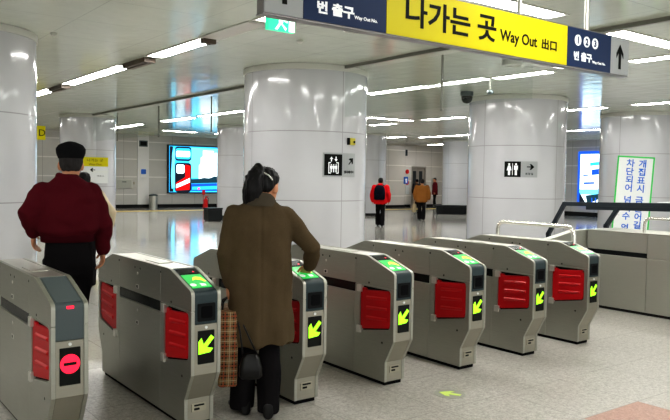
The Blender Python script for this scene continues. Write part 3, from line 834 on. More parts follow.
obj('rod', MB().tube([(0, .03, 3.08), (0, .03, H + .06)], .015), 'track', t)

# ------------------------------------------------------------------ big cyan advertising screen
SX0, SX1, SZ0, SZ1 = 13.72, 17.3, .78, 3.10
t = thing('advertising_screen', 'big bright cyan advertising screen on the far wall', 'screen', (SX0, YF - .16, 0))
w = SX1 - SX0
obj('frame', MB().box(-.06, w + .06, 0, .16, SZ0 - .06, SZ1 + .06), 'dark_metal', t, bevel=.01)
def pic(nm, pts, m, d): return obj(nm, MB().prism(pts, fXZ, -.004 - d, -.003 - d + .004), m, t)
pic('picture_sky', [(0, SZ0), (w, SZ0), (w, SZ1), (0, SZ1)], 'scr_cyan', 0)
pic('picture_haze', [(.95, 1.5), (w, 1.5), (w, 3.02), (1.2, 3.05)], 'scr_sky', .003)
pic('picture_car_body', [(0.02, SZ0 + .02), (.22, SZ0 + .02), (.2, 1.5), (.14, 2.6), (.2, SZ1 - .03), (.02, SZ1 - .02)], 'scr_black', .004)
pic('picture_car_glass', [(.14, .95), (.33, 1.05), (.28, 2.2), (.34, 2.9), (.24, 3.02), (.16, 2.7), (.10, 1.6)], 'scr_sky', .006)
for cz, hh, nm in ((2.72, .36, 'upper'), (1.52, .74, 'lower')):
    pic('picture_mirror_rim', rrect(.30, 1.20, cz - hh, cz + hh, .16, 5), 'scr_black', .007)
pic('picture_mirror', rrect(.34, 1.16, 2.45, 3.0, .13, 5), 'scr_cyan', .010)
pic('picture_mirror_glare', rrect(.36, 1.12, 2.56, 2.86, .08, 5), 'scr_white', .012)
pic('picture_mirror', rrect(.34, 1.16, .83, 2.2, .13, 5), 'scr_black', .010)
pic('picture_mirror_glare', rrect(.38, .82, 1.72, 2.18, .1, 5), 'scr_white', .012)
pic('picture_bus', [(.36, .86), (1.1, .90), (1.15, 2.12), (.86, 2.18), (.86, 1.55), (.36, 1.25)], 'scr_red', .014)
pic('picture_bus_stripe', [(.36, .98), (1.12, 1.28), (1.12, 1.50), (.36, 1.16)], 'scr_white', .016)
pic('picture_tower', [(1.62, 1.42), (1.62, 2.15), (1.72, 2.25), (1.72, 2.55), (1.84, 2.62), (1.84, 2.92), (2.45, 2.92), (2.45, 1.48)], 'scr_white', .010)
pic('picture_tower', [(2.5, 1.48), (2.5, 2.82), (2.8, 2.82), (2.8, 1.5)], 'scr_white', .010)
pic('picture_trees', [(1.16, 1.22), (w, 1.30), (w, 1.66), (2.5, 1.60), (2.2, 1.50), (1.9, 1.52), (1.6, 1.46), (1.16, 1.44)], 'scr_tree', .014)
pic('picture_street', [(1.20, .84), (w, .84), (w, 1.28), (1.20, 1.2)], 'scr_blue', .008)
pic('picture_street_glow', [(1.24, .90), (2.9, .94), (2.8, 1.12), (1.24, 1.06)], 'scr_cyan', .011)
pic('picture_flower', circ(1.62, .96, .07, 10), 'scr_pink', .014)
# blue framed screen on the right wall
t = thing('advertising_screen', 'tall lit white screen in a blue frame on the right wall', 'screen', (28.4 - .135, 15.98, .083), -PI/2)
t.scale = (.9486, .9486, .9486)
obj('frame', MB().box(-.06, 2.4, 0, .14, .42, 3.12), 'scr_blue', t)
def pic(nm, pts, m, d): return obj(nm, MB().prism(pts, fXZ, -.004 - d, 0.001 - d), m, t)
pic('picture_page', [(.08, .5), (2.3, .5), (2.3, 2.98), (.08, 2.98)], 'scr_white', 0)
pic('picture_sky', [(.08, 1.0), (2.3, 1.0), (2.3, 1.3), (.08, 1.25)], 'scr_sky', .004)
pic('picture_corner', [(.08, .5), (.5, .5), (.08, 1.1)], 'scr_black', .008)
pic('picture_roof', [(.42, .95), (1.6, 1.12), (1.6, .98), (.7, .6), (1.3, .55), (.55, .5)], 'scr_tree', .006)
for a in range(4): pic('picture_wall', [(.75 + .2*a, .55), (.82 + .2*a, .55), (.8 + .2*a, .85), (.75 + .2*a, .85)], 'scr_blue', .009)
pic('picture_photo', [(.72, 1.95), (1.3, 2.0), (1.3, 2.28), (.72, 2.22)], 'scr_blue', .005)
pic('picture_caption', [(.62, 2.4), (1.3, 2.46), (1.3, 2.62), (.62, 2.56)], 'scr_cyan', .005)
pic('picture_caption', [(.3, 1.5), (.9, 1.53), (.9, 1.62), (.3, 1.6)], 'scr_blue', .005)
pic('picture_caption', [(.25, 1.9), (.55, 1.92), (.55, 1.98), (.25, 1.96)], 'scr_blue', .005)

# ------------------------------------------------------------------ things along the far wall
t = thing('wall_cabinet', 'grey recessed cabinet low on the far wall', 'cabinet', (11.45, YF - .07, .95))
obj('body', MB().box(-.42, .42, 0, .07, -.0, .46), 'steel_dull', t, bevel=.01); obj('door', MB().box(-.36, .36, -.012, 0, .05, .41), 'steel', t, bevel=.006); obj('handle', MB().box(-.1, .1, -.03, -.012, .30, .34), 'dark_grey', t)
tag(obj('ventilation_grille', MB().box(12.2, 12.62, YF - .09, YF - .06, 3.0, 3.3, 0).box(12.25, 12.57, YF - .095, YF - .089, 3.05, 3.25, 1), ['dark_grey', 'black']), 'dark square grille high on the far wall', 'grille')
t = thing('wall_notice', 'small blue and white notice plate on the far wall', 'notice', (12.42, YF - .075, 1.5))
obj('plate', MB().box(-.15, .15, 0, .015, 0, .42), 'white_plate', t); flat('blue_symbol', [rrect(-.13, .13, .16, .40, .04)], 'blue_text', t, y=0)
tag(obj('light_switch', MB().box(11.93, 12.0, YF - .03, YF, 1.15, 1.28).box(11.945, 11.985, YF - .036, YF - .03, 1.19, 1.24), 'pale_slot', bevel=.004), 'tiny beige switch on the far wall beside the pilaster', 'switch')
t = thing('fire_extinguisher', 'red fire extinguisher on the floor below the cyan screen', 'fire extinguisher', (15.15, 28.35, 0))
obj('cylinder', MB().lathe([(.09, .0), (.105, .02), (.105, .40), (.08, .47), (.035, .51), (.03, .53)], 20), 'red_paint', t, smooth=40)
obj('valve', MB().box(-.03, .03, -.03, .03, .53, .57).box(-.02, .14, -.015, .015, .57, .60), 'red_paint', t); obj('hose', MB().tube([(.05, 0, .56), (.14, 0, .5), (.13, 0, .15)], .014), 'black', t, smooth=50)
obj('stand', MB().lathe([(.16, 0), (.16, .02), (.12, .03)], 20), 'red_paint', t, smooth=40)
obj('sign_stem', MB().tube([(-.1, .08, 0), (-.1, .08, .72)], .012).box(-.16, -.0, .07, .085, .68, .92), 'red_paint', t)
t = thing('litter_bin', 'grey metal bin beside the red fire extinguisher', 'bin', (15.9, 28.0, 0))
obj('body', MB().lathe([(.2, 0), (.2, .62), (.18, .64)], 20), 'steel_dull', t, smooth=40); obj('lid', MB().lathe([(.21, .6), (.21, .66), (.12, .70), (.002, .71)], 20), 'dark_grey', t, smooth=40)
t = thing('litter_bin', 'grey metal bin at the far wall left of the cyan screen', 'bin', (12.75, 29.2, 0))
obj('body', MB().lathe([(.2, 0), (.2, .62), (.18, .64)], 20), 'steel_dull', t, smooth=40); obj('lid', MB().lathe([(.21, .6), (.21, .66), (.12, .70), (.002, .71)], 20), 'dark_grey', t, smooth=40)
t = thing('black_case', 'black equipment box on the floor left of the woman in brown', 'box', (10.75, 19.0, 0))
obj('body', MB().box(-.28, .28, -.2, .2, .03, .42), 'bench', t, bevel=.02); obj('lid', MB().box(-.29, .29, -.21, .21, .42, .48), 'bench', t, bevel=.015); obj('castor', MB().box(-.24, .24, -.16, .16, 0, .03), 'black', t)

# bench round the far pillar
t = thing('bench', 'low black bench at the foot of the distant pillar', 'bench', (23.55, 19.05, 0), -.62)
obj('seat', MB().box(-1.25, 1.25, -.22, .22, .34, .44), 'bench', t, bevel=.015)
for x in (-1.0, 1.0): obj('leg', MB().box(x - .12, x + .12, -.18, .18, 0, .34), 'bench', t, bevel=.01)
obj('rear_panel', MB().box(-.88, .88, .13, .17, .0, .34), 'bench', t)
obj('end_box', MB().box(-1.30, -.92, -.23, -.2, .12, .33), 'white_plate', t) if False else None

# ------------------------------------------------------------------ lift
t = thing('lift_doors', 'steel lift doors with two dark windows at the end of the passage', 'lift', (27.95, 26.55, 0))
obj('frame', MB().box(-.57, -.49, -.07, .12, 0, 2.38).box(.49, .57, -.07, .12, 0, 2.38).box(-.57, .57, -.07, .12, 2.26, 2.38), 'elev_steel', t)
for s in (-1, 1):
    a, b = sorted((s * .005, s * .49))
    d = obj('door', MB().box(a, b, .06, .10, 0, 2.26), 'elev_steel', t, bevel=.003)
    c = (a + b) / 2
    obj('window', MB().prism(rrect(c - .13, c + .13, 1.15, 2.1, .03), fXZ, .05, .062), 'elev_dark', d)
for z, m, lb in ((2.05, 'red_paint', 'upper red round lamp left of the lift doors'), (1.42, 'red_paint', 'lower red round button left of the lift doors')):
    tag(obj('call_lamp', MB().prism(circ(27.02, z, .1, 16), fXZ, 26.44, 26.51).prism(circ(27.02, z, .13, 16), fXZ, 26.47, 26.52), m), lb, 'lamp')
tag(obj('call_panel', MB().prism(rrect(26.9, 27.18, .75, 1.25, .02), fXZ, 26.46, 26.52).prism(circ(27.04, 1.1, .03), fXZ, 26.45, 26.47), 'white_plate'), 'white plate on the wall left of the lift doors', 'plate')  # lift call panel with its round button
tag(obj('wheelchair_sign', MB().prism(rrect(26.35, 26.62, 1.35, 1.75, .02), fXZ, 25.98, 26.045, 0).prism(circ(26.48, 1.58, .07), fXZ, 25.975, 25.98, 1).prism(rrect(26.44, 26.54, 1.42, 1.52, .02), fXZ, 25.975, 25.98, 1), ['blue_text', 'sign_white']), 'small blue sign on the corner left of the lift', 'sign')
tag(obj('wall_speaker', MB().box(26.6, 26.85, 26.3, 26.5, 2.95, 3.3).prism(circ(26.72, 3.12, .08), fXZ, 26.28, 26.3), 'dark_metal', bevel=.01), 'grey box speaker high on the lift wall', 'speaker')
tag(obj('wall_panel', MB().box(29.0, 29.3, 26.42, 26.5, 1.1, 1.7).box(29.05, 29.25, 26.40, 26.42, 1.2, 1.6), 'steel_dull', bevel=.006), 'small steel panel right of the lift doors', 'panel')

# floor sticker
t = thing('floor_sticker', 'round floor sticker with a yellow green arrow before the gates', 'floor sticker', (2.80, -.33, 0))
obj('disc', MB().lathe([(.115, .0), (.115, .0015), (.001, .0016)], 32), mat('sticker_disc', (.30, .31, .26), .3), t)
mb = MB().prism(arrow_poly((0, 0), .17, math.radians(118), stem=.25), fXY, .0016, .003); obj('arrow', mb, mat('sticker_arrow', (.62, .80, .16), .4), t)

# ------------------------------------------------------------------ people
def fuse(mbs, voxel, smooth=4, name='body'):
    mb = MB()
    for m in mbs: mb.add(m.v, m.f)
    me = mb.mesh(name); o = bpy.data.objects.new('tmp', me); COL.objects.link(o)
    r = o.modifiers.new('r', 'REMESH'); r.mode = 'VOXEL'; r.voxel_size = voxel
    if smooth: s = o.modifiers.new('s', 'SMOOTH'); s.factor = .5; s.iterations = smooth
    dg = bpy.context.evaluated_depsgraph_get(); dg.update()
    out = bpy.data.meshes.new_from_object(o.evaluated_get(dg)); bpy.data.objects.remove(o); bpy.data.meshes.remove(me)
    out.materials.clear(); out.polygons.foreach_set('use_smooth', [True] * len(out.polygons)); out.name = name
    return out
def ring(z, cx, cy, rx, ry, n=28, p=2.4, tilt=0):
    out = []
    for k in range(n):
        a = 2*PI*k/n; c, s = math.cos(a), math.sin(a)
        x = rx * math.copysign(abs(c) ** (2/p), c); y = ry * math.copysign(abs(s) ** (2/p), s)
        out.append(V((cx + x, cy + y, z + tilt * y)))
    return out
def torso(levels, n=28, p=2.4): return MB().loft([ring(*l, n=n, p=p) for l in levels])
def displace(me, fn):
    n = len(me.vertices); me.update()
    co = [v.co.copy() for v in me.vertices]; no = [v.normal.copy() for v in me.vertices]
    out = []
    for p, q in zip(co, no): out.extend(p + q * fn(p))
    me.vertices.foreach_set('co', out); me.update()
def wrinkle(me, amp, scale, stretch=(1, 1, 1)):
    displace(me, lambda p: noise.noise(V((p.x * stretch[0], p.y * stretch[1], p.z * stretch[2])) * scale) * amp)
def hand(wrist, d, palm, thumb_side, curl=.5, s=1.0):
    """palm, four fingers and thumb. d fingers direction, palm = way the palm faces, thumb_side = towards the thumb"""
    d = V(d).normalized(); n = V(palm); n = (n - d * n.dot(d)).normalized(); tt = V(thumb_side); tt = (tt - d*tt.dot(d) - n*tt.dot(n)).normalized()
    w = V(wrist); out = []
    def el(c, a, b): return [c + tt * a * math.cos(2*PI*k/12) + n * b * math.sin(2*PI*k/12) for k in range(12)]
    out.append(MB().loft([el(w - d*.02*s, .024*s, .019*s), el(w + d*.015*s, .028*s, .018*s), el(w + d*.05*s, .040*s, .016*s), el(w + d*.085*s, .041*s, .013*s), el(w + d*.094*s, .036*s, .008*s)]))
    for i, (off, ln, r) in enumerate(((.031, .072, .0088), (.0105, .080, .0092), (-.0105, .075, .0088), (-.031, .058, .0078))):
        p = w + d * .083*s + tt * off*s; dd = (d + tt * off * 2.2).normalized(); pts = [p - dd*.015*s, p]
        for j, fr in enumerate((.42, .32, .26)):
            ang = curl * (.55, .9, .7)[j] * (1 + .12*i)
            ax = dd.cross(n); dd = (Matrix.Rotation(ang, 3, ax) @ dd).normalized() if ax.length > 1e-6 else dd
            n2 = n; p = p + dd * ln * fr * s; pts.append(p)
        out.append(MB().tube(pts, [r*s, r*s, r*.98*s, r*.9*s, r*.8*s], 8, rnd=True))
    p = w + d*.022*s + tt*.026*s; d2 = (d*.62 + tt*.70 + n*.25).normalized(); q = p + d2*.038*s; d3 = (d*.85 + tt*.25 + n*.45).normalized()
    out.append(MB().tube([p - d2*.012*s, p, q, q + d3*.032*s], [.014*s, .013*s, .0105*s, .009*s], 8, rnd=True))
    return out
HP = [(-.118, .026, .030, .052), (-.106, .043, .050, .040), (-.082, .056, .070, .025), (-.05, .064, .084, .014), (-.01, .071, .093, .004), (.03, .075, .098, -.002),
      (.065, .073, .094, -.006), (.092, .061, .078, -.010), (.110, .042, .053, -.012), (.118, .018, .022, -.012)]
def head_parts(c, R, s=1.0):
    T = lambda p: c + R @ (V(p) * s)
    hd = MB().loft([[T((rx*math.cos(2*PI*k/20), cy + ry*math.sin(2*PI*k/20), z)) for k in range(20)] for z, rx, ry, cy in HP])
    nose = MB().loft([[T(p) for p in q] for q in ([(-.008, .093, .012), (.008, .093, .012), (.008, .085, .012), (-.008, .085, .012)], [(-.011, .107, -.018), (.011, .107, -.018), (.011, .08, -.018), (-.011, .08, -.018)], [(-.016, .112, -.034), (.016, .112, -.034), (.014, .08, -.036), (-.014, .08, -.036)])])
    out = [hd, nose]
    for sx in (-1, 1):
        out.append(MB().ball(T((sx * .076, -.008, -.018)), .014 * s, .021 * s, .034 * s, rot=R @ Matrix.Rotation(sx * -.25, 3, 'Z')))
        out.append(MB().ball(T((sx * .030, .082, .022)), .02 * s, .014 * s, .008 * s, rot=R))
    out.append(MB().ball(T((0, .088, -.066)), .024 * s, .012 * s, .010 * s, rot=R))
    return out, T
def face(c, R, s, parent):
    T = lambda p: c + R @ (V(p) * s)
    mb = MB()
    for sx in (-1, 1): mb.ball(T((sx * .030, .0905, .008)), .012*s, .007*s, .0065*s, rot=R)
    obj('eyes', mb, 'eye', parent, smooth=180)
    obj('lips', MB().ball(T((0, .0965, -.064)), .022*s, .008*s, .0065*s, rot=R), 'lip', parent, smooth=180)
def Rz(a): return Matrix.Rotation(a, 3, 'Z')
def Rx(a): return Matrix.Rotation(a, 3, 'X')
def shoe(mb, ankle, ang, s=1.0, heel=.0):
    """shoe pointing along local +Y rotated by ang about Z, ground at z=0"""
    R = Rz(ang); a = V((ankle[0], ankle[1], 0))
    prof = [(-.075, .022, .085), (-.07, .032, .10), (-.02, .036, .095), (.05, .040, .068), (.12, .045, .055), (.165, .040, .042), (.19, .022, .030)]
    rings = []
    for y, w, h in prof:
        lift = 0.004
        rings.append([a + R @ V((w*s*math.copysign(abs(math.cos(t))**.8, math.cos(t)), y*s, lift + (h*s - lift) * (.5 + .5*math.copysign(abs(math.sin(t))**.7, math.sin(t))))) for t in [2*PI*k/14 for k in range(14)]])
    mb.loft(rings); mb.tube([a + V((0, 0, .06*s)), a + V((0, 0, .13*s))], [.04*s, .042*s], 12)
    return mb

def person(spec, label, group=None):
    """spec in the figure's own frame: x right, y forward, z up (metres)"""
    g = thing('person', label, 'person', spec['loc'], -spec['face'], group)
    vox = spec.get('vox', .012); s = spec.get('s', 1.0); S = spec
    sh, el, wr, hd_ = S['arms'] [0], None, None, None
    parts = []
    hc = V(S['head']); R = S['headrot']
    hp, T = head_parts(hc, R, S.get('hs', 1.0)); parts += hp
    zs, zw, zh = S['z_sh'], S['z_waist'], S['z_hip']; wsh = S['w_sh']
    tb = S.get('tx', 0.0)
    nb = V((S['neck'][0], S['neck'][1], zs + .0))
    parts.append(MB().tube([nb - V((0, 0, .08)), nb + V((0, 0, .03)), T((0, -.02, -.05)), T((0, -.015, 0))], [.062, .054, .052, .05], 16))
    parts.append(torso([(zh - .10, 0, 0, .12, .085), (zh, 0, 0, .155, .10), ((zh+zw)/2, 0, 0, .145, .095), (zw, 0, 0, .125, .085), (zs - .16, tb*.6, 0, .15, .10), (zs - .05, tb, 0, wsh*.85, .075), (zs, tb, 0, .085, .055)]))
    for arm in S['arms']:
        a, b, c = (V(q) for q in arm['j'])
        parts.append(MB().tube([a, (a*.5 + b*.5), b, (b*.6 + c*.4), c], [.045, .042, .036, .034, .024], 12, rnd=True))
        parts += hand(c, arm['d'], arm['palm'], arm['thumb'], arm.get('curl', .5), S.get('hand_s', 1.0))
    for leg in S['legs']:
        a, b, c = (V(q) for q in leg['j'])
        parts.append(MB().tube([a, b, (b*.7 + c*.3), c], [.075, .05, .052, .036], 12, rnd=True))
        ang = leg.get('turn', 0); d = Rz(ang) @ V((0, 1, 0))
        parts.append(MB().tube([c + V((0, 0, -.01)), V((c.x, c.y, .045)) + d*.05, V((c.x, c.y, .03)) + d*.13], [.034, .03, .022], 10, rnd=True))
    bmesh_ = fuse(parts, S.get('bvox', vox), 3)
    link('body', bmesh_, 'skin', g)
    face(hc, R, S.get('hs', 1.0), g)
    # trousers
    tp = [torso([(zh - .12, 0, 0, .135, .10), (zh - .03, 0, 0, .172, .118), (zh + .06, 0, 0, .168, .115), (S.get('z_belt', zw - .02), 0, 0, .15, .105)])]
    for leg in S['legs']:
        a, b, c = (V(q) for q in leg['j']); f = leg.get('flare', 1.0)
        tp.append(MB().tube([a + V((0, 0, .04)), a*.6 + b*.4, b, b*.5 + c*.5, V((c.x, c.y, .07)), V((c.x, c.y, .035))], [.092, .086, .070, .068*f, .068*f, .066*f], 16))
    me = fuse(tp, vox, 4, 'trousers'); wrinkle(me, .012, 9, (1, 1, .55))
    link('trousers', me, S.get('trousers', 'trousers'), g)
    for leg in S['legs']:
        obj('shoe', shoe(MB(), leg['j'][2], leg.get('turn', 0), S.get('shoe_s', 1.0)), 'leather_black', g, smooth=60)
    # upper garment
    jp = [torso(S['jacket'])]
    k = S.get('sleeve', 1.0)
    for arm in S['arms']:
        a, b, c = (V(q) for q in arm['j'])
        d = (c - b).normalized(); e = c - d * .01
        jp.append(MB().tube([a + V((0, 0, -.005)), a*.55 + b*.45, b, b*.55 + c*.45, e], [.082*k, .074*k, .067*k, .062*k, .052*k], 16, rnd=True))
    me = fuse(jp, vox, S.get('jsmooth', 5), 'jacket'); S['jw'](me) if 'jw' in S else wrinkle(me, .016, 8)
    link(S.get('jname', 'jacket'), me, S['jmat'], g)
    return g, T

# --- woman in the brown coat, seen from behind
wa = math.radians(27)
WR = Rz(-math.radians(30)) @ Rx(-.24)     # head turned right and bent forward
spec = dict(loc=(1.385, .10, 0), face=wa, head=(.045, .055, 1.545), headrot=WR, neck=(.0, -.01), z_sh=1.395, z_waist=1.08, z_hip=.90, w_sh=.19, vox=.0095, bvox=.0062, hs=1.0,
    arms=[dict(j=[(-.170, -.005, 1.355), (-.225, -.03, 1.09), (-.205, .015, .875)], d=(.02, .05, -1), palm=(1, .2, 0), thumb=(.2, 1, 0), curl=1.05),
          dict(j=[(.170, .0, 1.355), (.350, -.05, 1.130), (.355, .12, .995)], d=(-.10, .75, -.42), palm=(-.1, -.3, -1), thumb=(-1, .1, 0), curl=.45)],
    legs=[dict(j=[(-.088, 0, .86), (-.095, .03, .48), (-.105, .03, .09)], turn=.30, flare=1.22), dict(j=[(.085, -.01, .86), (.075, .0, .48), (.065, -.075, .09)], turn=-.1, flare=1.22)],
    jname='overcoat', jmat='coat', sleeve=.92, jsmooth=6, shoe_s=1.08,
    jacket=[(.485, .005, .0, .222, .165), (.56, .005, 0, .222, .165), (.75, .0, 0, .218, .16), (.95, 0, 0, .212, .155), (1.10, 0, 0, .205, .15), (1.25, 0, 0, .218, .148), (1.31, 0, 0, .218, .135), (1.370, 0, -.005, .192, .11), (1.420, 0, -.01, .135, .085), (1.455, 0, -.01, .088, .072)])
def coat_w(me):
    def fn(p):
        z = p.z; k = max(0, min(1, (1.15 - z) / .65)) if abs(p.x) < .3 else 0
        a = math.atan2(p.y, p.x)
        d = (math.sin(a * 7 + z * 1.5) * .010 + math.sin(a * 3 + 1) * .010) * k
        if abs(p.x) < .03 and p.y < -.05: d -= .006 * math.exp(-(p.x / .008) ** 2)     # centre back seam
        return d + noise.noise(V((p.x, p.y, z * .6)) * 7) * .014 + noise.noise(V((p.x, p.y, z * .8)) * 16) * .005
    displace(me, fn)
spec['jw'] = coat_w
WOMAN, WT = person(spec, 'woman in a long brown coat with ponytail, touching in at the gate')
col = MB()
col.loft([[V((math.cos(a) * r, -.012 + math.sin(a) * r * .85, z + .02 * (-math.sin(a)))) for a in [2*PI*k/24 for k in range(24)]] for z, r in ((1.43, .100), (1.465, .080), (1.487, .077), (1.47, .095), (1.415, .122), (1.398, .122))], cap=False)
obj('collar', col, 'coat_collar', WOMAN, smooth=60)
obj('back_seam', MB().tube([(0, -.152, 1.30), (0, -.158, 1.10), (0.004, -.166, .9), (.006, -.172, .52)], .003, 6), 'coat_collar', WOMAN, smooth=180) if False else None
# hair cap + ponytail
def hair_cap(T, R, s, rows, m, parent, name='hair', extra=(), vox=.007):
    parts = [MB().loft([[T((rx*math.cos(2*PI*k/24), cy + ry*math.sin(2*PI*k/24), z + sl*math.sin(2*PI*k/24))) for k in range(24)] for z, rx, ry, cy, sl in rows])] + list(extra)
    me = fuse(parts, vox, 3, name)
    displace(me, lambda p: noise.noise(p * 28) * .005 + noise.noise(V((p.x*70, p.y*70, p.z*9))) * .005)
    return link(name, me, m, parent)
rows = [(-.055, .045, .035, -.062, 0), (-.03, .068, .052, -.048, .0), (.0, .080, .078, -.028, .02), (.03, .084, .098, -.012, .03), (.065, .082, .103, -.010, .02), (.10, .068, .088, -.012, 0), (.122, .044, .056, -.014, 0), (.130, .015, .02, -.014, 0)]
pt = [WT(p) for p in ((-.01, -.085, .06), (-.02, -.125, .045), (-.025, -.135, -.01), (-.03, -.128, -.07), (-.035, -.112, -.13), (-.035, -.098, -.185))]
pony = MB().tube(pt, [.045, .058, .062, .058, .048, .024], 14, rnd=True)
pt2 = [WT(p) for p in ((-.01, -.07, .085), (-.015, -.115, .095), (-.03, -.145, .05), (-.035, -.14, -.02))]
pony2 = MB().tube(pt2, [.03, .042, .042, .03], 12, rnd=True)
strands = []
for i in range(9):
    a = 2 * PI * i / 9; ox, oz = .042 * math.cos(a), .02 * math.sin(a * 2)
    q = [WT(p) for p in ((-.01 + ox * .5, -.10, .07 + oz), (-.03 + ox, -.150 - .012 * math.sin(a), .02), (-.035 + ox * 1.15, -.135 - .02 * math.sin(a), -.07), (-.036 + ox * 1.0, -.115 - .018 * math.sin(a), -.15 + oz), (-.036 + ox * .8, -.10, -.205 + oz * 1.4))]
    strands.append(MB().tube(q, [.016, .022, .022, .017, .008], 8, rnd=True))
HAIR = hair_cap(WT, WR, 1, rows, 'hair', WOMAN, 'hair', [pony, pony2] + strands, .006)
clip = MB().tube([WT(p) for p in ((.02, -.118, .07), (.055, -.098, .055), (.075, -.075, .03))], .0045, 8, rnd=True)
obj('hair_clip', clip, 'steel_bright', WOMAN, smooth=180)
# her bags (top-level, held in her left hand)
Mw = Matrix.Translation((1.385, .10, 0)) @ Matrix.Rotation(-wa, 4, 'Z')
hw = Mw @ V((-.21, .02, .80))
t = thing('shopping_bag', 'tall tartan shopping bag in the left hand of the woman in brown', 'bag', (hw.x, hw.y, .225), -wa)
rings = []
for z, a, b in ((0, .055, .15), (.01, .062, .158), (.25, .066, .165), (.47, .058, .168), (.50, .050, .168)):
    rings.append([V((x, y, z)) for x, y in rrect(-a, a, -b, b, .018, 3)])
me = MB().loft(rings).mesh('bag_body')
bb = link('bag_body', me, 'tartan', t, smooth=50)
for x in (-.04, .04):
    obj('handle', MB().tube([(x, -.09, .47), (x*.8, -.06, .545), (0, 0, .572), (x*.8, .06, .545), (x, .09, .47)], .007, 8), 'leather_black', t, smooth=180)
ww = Mw @ V((-.065, -.215, .0))
t = thing('handbag', 'black handbag hanging behind the left leg of the woman in brown', 'bag', (ww.x, ww.y, .285), -wa)
rings = [[V((x, y, z)) for x, y in rrect(-a, a, -b, b, .03, 4)] for z, a, b in ((0.02, .06, .04), (.035, .074, .048), (.09, .073, .046), (.15, .058, .035), (.18, .045, .02))]
obj('bag_body', MB().loft(rings), 'leather_black', t, smooth=60)
obj('handle', MB().tube([(-.05, 0, .17), (-.07, .05, .32), (-.118, .19, .53), (-.115, .20, .55), (-.04, .06, .34), (.04, 0, .17)], .006, 8), 'leather_black', t, smooth=180)

# --- man in maroon jacket and flat cap
ma = math.radians(14)
MR = Rz(-.06) @ Rx(-.04)
spec = dict(loc=(.475, 1.30, 0), face=ma, head=(.02, .02, 1.685), headrot=MR, neck=(0, -.01), z_sh=1.55, z_waist=1.17, z_hip=.98, w_sh=.20, vox=.0095, bvox=.0065, hs=1.02, hand_s=1.03,
    arms=[dict(j=[(-.168, 0, 1.475), (-.268, -.11, 1.325), (-.235, .03, 1.18)], d=(.02, .35, -.9), palm=(1, -.2, .0), thumb=(.2, 1, .3), curl=.45),
          dict(j=[(.168, 0, 1.475), (.250, .0, 1.23), (.248, .05, 1.045)], d=(-.02, .1, -1), palm=(-1, -.2, 0), thumb=(-.1, 1, 0), curl=.45)],
    legs=[dict(j=[(-.09, 0, .95), (-.10, -.05, .53), (-.10, -.18, .10)], turn=.12), dict(j=[(.085, 0, .95), (.065, .10, .52), (.03, .16, .09)], turn=-.05)],
    jmat='maroon', sleeve=.98, shoe_s=1.08,
    jacket=[(1.15, 0, 0, .185, .125), (1.17, 0, 0, .196, .135), (1.20, 0, -.005, .222, .152), (1.27, 0, -.01, .226, .152), (1.38, 0, -.01, .220, .145), (1.45, 0, -.01, .210, .13), (1.505, 0, -.01, .175, .105), (1.545, 0, -.01, .128, .085), (1.585, 0, -.005, .080, .074), (1.61, 0, 0, .074, .070)])
def jk(me):
    def fn(p):
        z = p.z
        d = noise.noise(V((p.x, p.y, z * 1.6)) * 7) * .018 + noise.noise(p * 20) * .004
        if abs(p.x) < .19 and z < 1.4: d += math.sin(z * 55 + p.x * 9) * .003 * max(0, min(1, (1.42 - z) * 5))
        return d
    displace(me, fn)
spec['jw'] = jk
MAN, MT = person(spec, 'man in a maroon jacket and black flat cap walking through the gates')
obj('waistband', torso([(1.115, 0, 0, .178, .122), (1.12, 0, 0, .188, .130), (1.17, 0, 0, .192, .134), (1.175, 0, 0, .185, .126)], 36), 'maroon_rib', MAN, smooth=60)
for a in spec['arms']:
    b, c = V(a['j'][1]), V(a['j'][2]); d = (c - b).normalized()
    obj('cuff', MB().tube([c - d*.03, c - d*.0, c + d*.012], [.050, .046, .042], 16), 'maroon_rib', MAN, smooth=60)
hair_cap(MT, MR, 1, [(-.055, .055, .035, -.055, 0), (-.03, .073, .055, -.040, 0), (.0, .080, .075, -.026, .02), (.03, .081, .09, -.014, .0), (.055, .078, .095, -.008, 0)], 'hair_grey', MAN)
cap = MB().loft([[MT((rx*math.cos(2*PI*k/28), cy + ry*math.sin(2*PI*k/28), z + sl*math.sin(2*PI*k/28))) for k in range(28)] for z, rx, ry, cy, sl in
   [(.035, .084, .108, .0, .0), (.045, .089, .114, .0, .0), (.075, .100, .124, .004, -.005), (.105, .102, .128, .008, -.012), (.125, .088, .112, .008, -.018), (.137, .055, .075, .004, -.018), (.141, .02, .03, 0, -.012)]])
cap.loft([[MT(p) for p in q] for q in ([(-.075, .085, .042), (.075, .085, .042), (.075, .085, .050), (-.075, .085, .050)], [(-.062, .125, .036), (.062, .125, .036), (.062, .125, .044), (-.062, .125, .044)], [(-.035, .150, .028), (.035, .150, .028), (.035, .150, .035), (-.035, .150, .035)])])
obj('cap', cap, 'cap', MAN, smooth=50)

